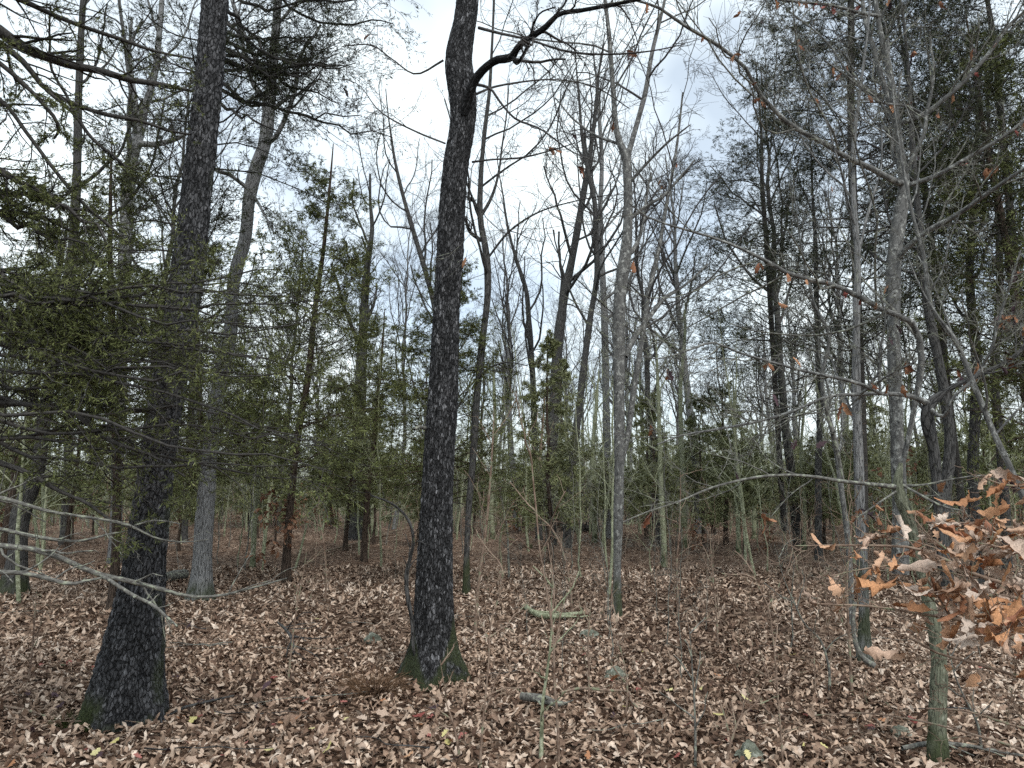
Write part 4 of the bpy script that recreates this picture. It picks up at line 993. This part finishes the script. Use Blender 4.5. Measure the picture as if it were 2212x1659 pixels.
# traced saplings nearer by
for tr, m, lab in [([(545, 1228, 11), (548, 1170, 11), (552, 1110, 10), (560, 1000, 9), (570, 880, 7), (585, 760, 5)], M_GREEN, 'green sapling left of the leaning reddish cedar'),
                   ([(808, 1160, 12), (806, 1110, 11), (808, 1030, 9), (815, 900, 7)], M_GREEN, 'green sapling left of the crooked oak'),
                   ([(1145, 1185, 8), (1150, 1140, 7), (1165, 1000, 6), (1175, 880, 4)], M_REDST, 'thin sapling in front of the small pointed cedar'),
                   ([(1435, 1225, 12), (1434, 1170, 12), (1430, 1100, 11), (1425, 960, 9), (1420, 800, 6)], M_GREEN, 'green sapling right of the forked tree'),
                   ([(1480, 1185, 14), (1478, 1120, 13), (1474, 1000, 11), (1470, 850, 8), (1480, 700, 5)], M_GREEN, 'mossy sapling farther right of the forked tree'),
                   ([(1595, 1200, 11), (1594, 1130, 10), (1590, 1000, 8), (1585, 860, 5)], M_GREEN, 'green sapling below the long low boughs'),
                   ([(1628, 1165, 10), (1630, 1080, 9), (1635, 960, 7)], M_GREEN, 'short green sapling below the long low boughs'),
                   ([(1285, 1172, 12), (1284, 1110, 12), (1280, 1000, 9), (1290, 850, 6)], M_GREEN, 'mossy sapling before the dark uprooted stump'),
                   ([(1065, 1165, 10), (1062, 1100, 9), (1070, 960, 7), (1066, 800, 5)], M_GREEN, 'green sapling right behind the crooked oak'),
                   ([(1735, 1190, 9), (1738, 1100, 8), (1730, 980, 6), (1740, 850, 4)], M_GREEN, 'green sapling left of the crooked pale sapling')]:
    bare_tree('sapling', lab, tr, None, m, nlimb=9, t_lo=.3, extend=.8, spec=((5, .4), (4, .45)), lsize=.25, sides=9, moss=.3, twig=M_GREEN, rmin=.0022, cat='sapling')

# brushwood so far off that it reads as one grey mass
A = Acc()
N = 320
x = rng.uniform(-11, 11, N); y = rng.uniform(-7, 7, N); h = rng.uniform(1.5, 5.5, N)
n = 4; zz = np.linspace(0, 1, n)[None] * h[:, None]
lx = rng.normal(0, .08, (N, 1)); P = np.stack([x[:, None] + lx * zz + np.cumsum(rng.normal(0, .04, (N, n)), 1), np.repeat(y[:, None], n, 1), zz], -1)
R = rng.uniform(.008, .03, (N, 1)) * np.linspace(1, .3, n)[None]
A.tubes(P, R, 3)
P1, R1 = sprout(P, R, 7, .15, 1, (.5, 1.1), .3, 3, .2, .05, .5, .005); A.tubes(P1, R1, 3)
P2, R2 = sprout(P1, R1, 4, .2, 1, (.5, 1.1), .5, 2, .2, .05, .5, .004); A.tubes(P2, R2, 3)
brush = A.mesh('distant_brushwood'); brush.materials.append(M_GREEN)
k = 0
for yy, xs in ((40, (-22, 0, 22)), (54, (-33, -11, 11, 33)), (68, (-44, -22, 0, 22, 44)), (84, (-55, -33, -11, 11, 33, 55))):
    for xx in xs:
        o = bpy.data.objects.new('distant_brushwood', brush); col.objects.link(o)
        o.location = (xx, yy, -.1); o.rotation_euler = (0, 0, math.pi * (k % 2)); o.scale = (1, 1, rng.uniform(.85, 1.2)); k += 1
        tag(o, 'grey-green mass of brushwood closing the view at the back of the woods', 'brushwood', 'brushwood at the back of the woods', 'stuff')

# ------------------------------------------------------------------ oak sapling with brown leaves, close by on the right
YS = 2.75
os_ = empty('oak_sapling', (unp(2420, 1060, YS)[0][0], YS, 0), 'young oak full of curled orange-brown leaves close by on the right', 'tree')
P, R = trunk_path([(2430, 2000, 24), (2410, 1700, 22), (2380, 1500, 20), (2350, 1300, 17), (2340, 1100, 13), (2330, 950, 8)], YS, 0, n=24)
P[0, 2] = -.1
A = Acc(); A.tubes(P, R, 10); A.build('trunk', M_MID, os_)
ob = []
for tr, y0, y1 in [
    ([(2395, 1560, 14), (2300, 1430, 12), (2208, 1389, 9), (2108, 1346, 8), (2055, 1336, 7), (2008, 1329, 6), (1940, 1318, 5), (1875, 1309, 5), (1800, 1306, 4), (1735, 1303, 3)], 0, -.15),
    ([(2350, 1300, 12), (2250, 1275, 10), (2150, 1255, 8), (2100, 1238, 8), (2042, 1209, 8), (1968, 1183, 6), (1905, 1179, 5), (1842, 1178, 4), (1780, 1178, 3), (1718, 1179, 2)], 0, .05),
    ([(2395, 1560, 12), (2300, 1500, 10), (2212, 1466, 7), (2108, 1433, 6), (2022, 1409, 5), (1975, 1383, 4), (1950, 1370, 2)], 0, -.2),
    ([(2340, 1120, 10), (2250, 1130, 8), (2190, 1140, 7), (2120, 1130, 5), (2060, 1130, 4), (2000, 1128, 3)], 0, .1),
    ([(2335, 1000, 8), (2260, 1040, 6), (2200, 1050, 5), (2160, 1045, 4), (2120, 1030, 2)], 0, -.1),
    ([(2055, 1336, 7), (2035, 1300, 7), (2015, 1270, 5), (2000, 1245, 4)], -.1, -.15),
    ([(2360, 1380, 10), (2270, 1330, 8), (2190, 1290, 7), (2120, 1285, 5), (2060, 1275, 4), (2010, 1280, 2)], 0, -.3),
    ([(2042, 1209, 5), (1985, 1220, 4), (1920, 1222, 4), (1850, 1232, 3), (1790, 1245, 2)], 0, -.1),
    ([(2380, 1480, 10), (2300, 1380, 8), (2230, 1340, 6), (2180, 1335, 4), (2130, 1350, 3)], -.1, -.45),
    ([(2345, 1200, 10), (2280, 1180, 8), (2200, 1190, 6), (2150, 1180, 4), (2100, 1170, 3)], -.1, -.4),
    ([(2398, 1600, 10), (2300, 1590, 7), (2200, 1570, 5), (2080, 1535, 4), (2000, 1530, 3)], -.1, -.2),
    ([(2398, 1620, 10), (2300, 1640, 7), (2150, 1600, 5), (2000, 1560, 4), (1850, 1540, 3), (1760, 1545, 2)], .1, .3)]:
    ob.append(add_limb(os_, limb_path(tr, YS + y0, YS + y1, 22), M_REDST, name='branch'))
_, TP, TR = crown(os_, ob, M_REDST, ((9, .24), (5, .45)), up=.03, wander=.22, rmin=.0013, name='twigs', t0=.3)
# leaves hang at twig ends and along the branches
cl = [(p[-1], p[-1] - p[-2]) for p in TP]
for P_, R_ in ob:
    for i in range(4, len(P_), 1): cl.append((P_[i], np.array([rng.normal(), rng.normal(), 0.])))
cl = [cl[i] for i in rng.permutation(len(cl))]
def seen(p):
    dy = p[1] * math.cos(PITCH) + (p[2] - CAM_H) * math.sin(PITCH); dz = -p[1] * math.sin(PITCH) + (p[2] - CAM_H) * math.cos(PITCH)
    return 1106 + F * p[0] / dy, 829.5 - F * dz / dy
cnt = 0; put = []
for p, d in cl:
    x, y = seen(p)
    if any(np.linalg.norm(p - q) < .035 for q in put): continue
    if not (1690 < x < 2330 and 980 < y < 1480): continue
    dens = math.exp(-((x - 2190) / 200)**2 - ((y - 1235) / 150)**2)
    if rng.random() > dens * 1.6 + .06: continue
    sz = rng.uniform(.07, .125)
    yaw = math.atan2(d[1], d[0]) - math.pi / 2 + rng.normal(0, .6)
    place_leaf('leaf', leaf_mesh(cnt % 14, M_LEAF_OAK, 13, 1.8, 700), p, (rng.uniform(-1.5, -.2) if rng.random() < .8 else rng.uniform(0, .5), rng.normal(0, .7), yaw), sz, os_).scale = (sz * rng.uniform(.65, .95), sz, sz)
    cnt += 1; put.append(p)
    if cnt >= 230: break

# brown leaves still clinging in the thicket and on the right-hand boughs
def cling(parent, paths, n, tmin=.3, size=(.07, .12), mats=(M_LEAF_CLING,)):
    for k in range(n):
        P_, R_ = paths[rng.integers(len(paths))]
        i = int(rng.uniform(tmin, 1) * (len(P_) - 1))
        place_leaf('leaf', leaf_mesh(k % 8, mats[k % len(mats)], 11, 1.4, 800), P_[i], (rng.uniform(-1.6, -.6), rng.normal(0, .5), rng.uniform(0, 6.28)), rng.uniform(*size), parent)
cling(fork_tree, fl[:8], 34, .35, mats=(M_LEAF_CLING, M_LEAF_CLING, M_LEAF_RED))
for nm, n in (('low_bough_tree', 80), ('grey_tree', 60), ('mossy_tree', 16), ('forked_tree', 16), ('oak_tree.001', 10)):
    P_, R_ = TWIGS.get(nm) or (None, None) if nm != 'oak_tree.001' else OAK2_TW
    sel = [(P_[i], R_[i]) for i in rng.integers(0, len(P_), n)]
    cling(bpy.data.objects[nm], sel, n, .6, size=(.07, .12), mats=(M_LEAF_CLING, M_LEAF_CLING, M_LEAF_CLING, M_LEAF_DARK))

# ------------------------------------------------------------------ small things on the floor
def stick(label, trace, m=M_TWIG, lift=.03, twigs=4, name='fallen_stick', group=None, z=None):
    pts, rs = [], []
    for k, (x, y, w) in enumerate(trace):
        g = ghit(x, y); s = g[1] / F; pts.append(g + np.array([0, 0, lift + w * s / 2 + rng.uniform(0, .012)])); rs.append(w * s / 2)
    c = crom(np.c_[np.array(pts), np.array(rs)], 18)
    A = Acc(); A.tubes(c[:, :3], np.maximum(c[:, 3], .0018), 7)
    if twigs:
        P1, R1 = sprout(c[None, :, :3], np.maximum(c[None, :, 3], .002), twigs, .2, .95, (.4, 1.1), .3, 5, .15, 0, .5, .0015, flat=.9); A.tubes(P1, R1, 4)
    return tag(A.build(name, m), label, 'stick', group)
stick('curved mossy stick lying between the crooked oak and the clearing', [(1135, 1322, 12), (1150, 1335, 12), (1175, 1343, 13), (1205, 1345, 12), (1235, 1338, 10), (1262, 1332, 5)], M_GREEN, .03, 3)
stick('pale rotten log behind the thick dark oak', [(352, 1262, 20), (375, 1258, 22), (400, 1254, 20)], M_LICH, .02, 0, 'rotten_log')
stick('bent stick arching over the leaves in the clearing', [(1210, 1520, 5), (1260, 1508, 6), (1310, 1513, 6), (1350, 1515, 5), (1365, 1540, 5), (1385, 1560, 3)], M_REDST, .06, 4)
stick('grey-green lichened branch lying across the leaves', [(1125, 1530, 16), (1150, 1533, 18), (1175, 1537, 18), (1200, 1545, 14), (1225, 1540, 6)], M_LICH, .05, 7)
stick('long stick slanting below the mossy trunk', [(1950, 1635, 9), (2010, 1628, 11), (2080, 1630, 9), (2150, 1640, 7), (2212, 1650, 5)], M_LICH, .03, 4)
stick('dark stick lying near the yellow leaves', [(505, 1515, 4), (440, 1530, 5), (400, 1542, 6), (360, 1560, 4)], M_MID, .03, 2)
stick('straight stick left of the thick oak', [(0, 1540, 5), (50, 1548, 5), (100, 1560, 3)], M_REDST, .03, 1)
stick('forked stick pile below the leaning reddish cedar', [(600, 1368, 4), (615, 1385, 6), (628, 1405, 7), (632, 1440, 5)], M_MID, .10, 8)
stick('thin fallen branch left of the crooked oak', [(690, 1200, 3), (760, 1182, 5), (820, 1165, 6), (860, 1152, 4)], M_REDST, .05, 4)
for k in range(46):
    y = math.sqrt(rng.uniform(4.3**2, 11**2)); x = rng.uniform(-.7, .7) * y; a = rng.uniform(-.6, .6) + (math.pi if rng.random() < .5 else 0); L = rng.uniform(.3, 1.1)
    n = 8; t = np.linspace(0, L, n); wob = np.cumsum(rng.normal(0, .02, n))
    px, py = x + math.cos(a) * t - math.sin(a) * wob, y + math.sin(a) * t + math.cos(a) * wob
    P = np.stack([px, py, gh(px, py) + .045 + rng.uniform(0, .02, n)], 1)
    A = Acc(); A.tubes(P, np.linspace(rng.uniform(.003, .007), .002, n), 5)
    P1, R1 = sprout(P[None], np.full((1, n), .003), 3, .3, .95, (.4, 1.), .35, 4, .15, 0, .6, .0015, flat=.9); A.tubes(P1, R1, 3)
    tag(A.build('fallen_twig', (M_REDST, M_LICH, M_MID)[k % 3]), ('thin reddish twig lying on the brown leaves', 'thin pale lichened twig lying on the brown leaves', 'thin dark twig lying on the brown leaves')[k % 3], 'twig', 'twigs fallen on the leaves')

def stone(label, x, y, w, h, seed):
    g = ghit(x, y); s = g[1] / F
    import bmesh
    bm = bmesh.new(); bmesh.ops.create_icosphere(bm, subdivisions=4, radius=1)
    co = np.array([v.co[:] for v in bm.verts])
    d = 1 + .5 * (vnoise(co * 1.3 + seed * 7, seed) - .5) + .25 * (vnoise(co * 3.1 + seed, seed + 1) - .5) + .1 * (vnoise(co * 9, seed + 2) - .5)
    co = co * d[:, None]; co[:, 2] = np.sign(co[:, 2]) * np.abs(co[:, 2]) ** 1.4; co = co * np.array([w * s / 2, w * s * .38, h * s * .7])
    co = co + np.array([g[0], g[1], g[2] + h * s * .15])
    for v, c in zip(bm.verts, co): v.co = c
    me = bpy.data.meshes.new('stone'); bm.to_mesh(me); bm.free()
    me.polygons.foreach_set('use_smooth', np.full(len(me.polygons), True))
    return tag(add_obj('stone', me, M_STONE, None, Vector(g)), label, 'stone')
stone('pale mossy stone among leaves right of the fallen lichened branch', 1332, 1465, 52, 22, 1)
stone('dark mossy stone with white lichen below the thin saplings', 1620, 1640, 62, 36, 2)
stone('low green stone beside the curved mossy stick', 1275, 1378, 40, 16, 3)
stone('flat greenish stone left of the crooked oak', 805, 1388, 36, 20, 4)
stone('grey-green stone beside the foot of the mossy trunk', 1945, 1590, 44, 26, 5)
stone('small lichened stone at the front of the crooked oak', 922, 1464, 22, 14, 6)

# dark uprooted stump in the back
g = ghit(1265, 1150); st = empty('uprooted_stump', tuple(g), 'black uprooted stump with tangled roots at the back of the clearing', 'stump')
A = Acc()
roots = []
for k in range(26):
    a = rng.uniform(0, math.pi); L = rng.uniform(.3, .7)
    p0 = g + np.array([rng.uniform(-.35, .35), rng.uniform(-.1, .2), rng.uniform(-.02, .2)])
    d = np.array([math.cos(a), rng.uniform(-.5, .2), math.sin(a) * .7]); pts = [p0]
    for j in range(6):
        pts.append(pts[-1] + d * L / 6); d = unit(d + rng.normal(0, .35, 3))
    roots.append(np.array(pts))
A.tubes(np.stack(roots), np.repeat(np.linspace(.05, .008, 7)[None], 26, 0), 6)
A.build('roots', M_CEDARD, st)
A = Acc(); th = np.linspace(0, 1, 10)
A.tubes(np.stack([g[0] - .6 + 1.2 * th, g[1] + .15 + 0 * th, g[2] + .12 + .05 * np.sin(th * 6)], 1), .16 * np.sqrt(np.maximum(1 - (2 * th - 1)**2, .02)) + .02, 14)
A.build('root_plate', M_CEDARD, st)

def tuft(label, name, g, n, L, wd, m, cat, spread):
    a = rng.uniform(0, 6.28, n); r = np.sqrt(rng.random(n)) * spread
    S = np.stack([g[0] + r * np.cos(a), g[1] + r * np.sin(a), np.full(n, g[2])], 1)
    D = unit(np.stack([np.cos(a) * .9, np.sin(a) * .9, rng.uniform(.25, 1.2, n)], 1) + rng.normal(0, .25, (n, 3)))
    P = [S]
    ll = rng.uniform(.5, 1, n) * L
    for k in range(3):
        P.append(P[-1] + D * (ll / 3)[:, None]); D = unit(D + np.array([0, 0, -.35]) + rng.normal(0, .12, (n, 3)))
    A = Acc(); A.tubes(np.stack(P, 1), np.repeat(np.array([[1, .8, .6, .2]]) * wd, n, 0), 3)
    return tag(A.build(name, m), label, cat)
tuft('withered brown fern clump left of the crooked oak foot', 'withered_fern', ghit(812, 1495), 420, .28, .0028, M_DRYGRASS, 'fern', .16)
tuft('tuft of dark moss and grass at the left foot of the thick oak', 'moss_tuft', ghit(165, 1562), 500, .10, .0022, M_MOSSTUFT, 'moss', .12)
tuft('dark grassy moss against the front root of the thick oak', 'moss_tuft', ghit(215, 1572), 350, .09, .0022, M_MOSSTUFT, 'moss', .08)

# seedling stems in the clearing
seeds = [([(1205, 1655, 6), (1206, 1600, 6), (1203, 1540, 6), (1198, 1480, 6), (1195, 1380, 5), (1185, 1300, 5), (1165, 1180, 4), (1158, 1100, 4), (1150, 1020, 3)], 'tall thin seedling rising through the fallen lichened branch'),
         ([(1168, 1640, 8), (1170, 1580, 8), (1172, 1520, 7), (1182, 1450, 6), (1190, 1380, 4), (1192, 1330, 3)], 'green stubby seedling under the fallen lichened branch'),
         ([(1035, 1660, 5), (1040, 1600, 5), (1045, 1540, 4), (1055, 1440, 4), (1062, 1340, 3), (1080, 1280, 2)], 'thin seedling right of the crooked oak foot'),
         ([(1000, 1640, 6), (985, 1590, 5), (975, 1550, 4), (965, 1520, 3)], 'short dark seedling among red leaves'),
         ([(1690, 1655, 4), (1688, 1600, 4), (1680, 1500, 4), (1672, 1400, 3), (1655, 1300, 3), (1635, 1260, 2)], 'dark straight seedling rising above the mossy stone'),
         ([(1500, 1655, 5), (1502, 1600, 5), (1500, 1520, 4), (1495, 1440, 3)], 'dark seedling at the front of the clearing'),
         ([(1465, 1345, 5), (1464, 1300, 5), (1462, 1220, 4), (1468, 1140, 3), (1470, 1060, 2)], 'reddish seedling right of the forked tree'),
         ([(1026, 1368, 7), (1030, 1300, 7), (1042, 1200, 6), (1052, 1120, 6), (1060, 1020, 4), (1066, 920, 3)], 'pale straight seedling right of the crooked oak'),
         ([(1235, 1330, 5), (1232, 1270, 5), (1215, 1190, 4), (1190, 1140, 4), (1160, 1110, 2)], 'slanting seedling by the curved mossy stick'),
         ([(1100, 1250, 5), (1098, 1200, 5), (1095, 1140, 4), (1080, 1060, 3)], 'small reddish seedling behind the crooked oak'),
         ([(1270, 1520, 4), (1272, 1450, 4), (1270, 1380, 3), (1274, 1330, 2)], 'short seedling near the low green stone'),
         ([(1840, 1500, 6), (1836, 1420, 6), (1832, 1340, 5), (1830, 1250, 4), (1838, 1150, 3)], 'pale seedling left of the leaning dead stub'),
         ([(1560, 1660, 5), (1580, 1600, 5), (1600, 1550, 4), (1635, 1515, 3)], 'bent seedling left of the mossy stone'),
         ([(1790, 1490, 5), (1788, 1430, 5), (1770, 1380, 4), (1740, 1350, 4), (1715, 1300, 3), (1690, 1240, 2)], 'slanting pale seedling reaching up to the oak leaves'),
         ([(620, 1470, 4), (630, 1400, 4), (640, 1320, 3), (655, 1240, 2)], 'thin seedling standing over the forked stick pile'),
         ([(1340, 1560, 4), (1355, 1500, 4), (1350, 1440, 3), (1340, 1400, 2)], 'thin seedling beside the pale mossy stone'),
         ([(60, 1480, 4), (70, 1400, 4), (75, 1330, 3)], 'thin seedling left of the thick oak'),
         ([(2120, 1620, 5), (2110, 1560, 5), (2080, 1500, 4), (2060, 1450, 3)], 'reddish seedling right of the mossy trunk'),
         ([(700, 1300, 5), (705, 1250, 4), (700, 1180, 4), (690, 1110, 2)], 'thin seedling right of the leaning reddish cedar'),
         ([(1550, 1400, 4), (1548, 1330, 4), (1540, 1250, 3), (1535, 1180, 2)], 'thin seedling in the open leaves right of the clearing')]
for k, (tr, lab) in enumerate(seeds):
    bare_tree('seedling', lab, tr, None, (M_REDST, M_LICH, M_REDST, M_REDST)[k % 4] if k != 1 else M_GREEN, nlimb=6, t_lo=.25, extend=.25, spec=((4, .45),), lsize=.28, sides=7, twig=M_REDST, rmin=.0014, cat='seedling', upl=.04)

# fine whips scattered over the clearing
wl = ['pale twiggy whip standing in the open leaves', 'reddish twiggy whip standing in the open leaves', 'thin reddish whip standing in the open leaves']
for k, (x, y) in enumerate(spots(72, 6.0, 14, .55, keep=lambda x, y: (x / y) > -.30 and rng.random() < (.25 if x / y < -.08 else 1))):
    o = bpy.data.objects.new('whip', smesh[(3, 6, 6)[k % 3]]); col.objects.link(o)
    sc_ = rng.uniform(.35, .8); o.location = (x, y, float(gh(x, y))); o.rotation_euler = (rng.normal(0, .09), rng.normal(0, .09), rng.uniform(0, 6.28)); o.scale = (sc_ * .8, sc_ * .8, sc_)
    tag(o, wl[k % 3].replace('standing in', 'in') + ' near ' + behind(x, y), 'seedling', 'whips in the open leaves')
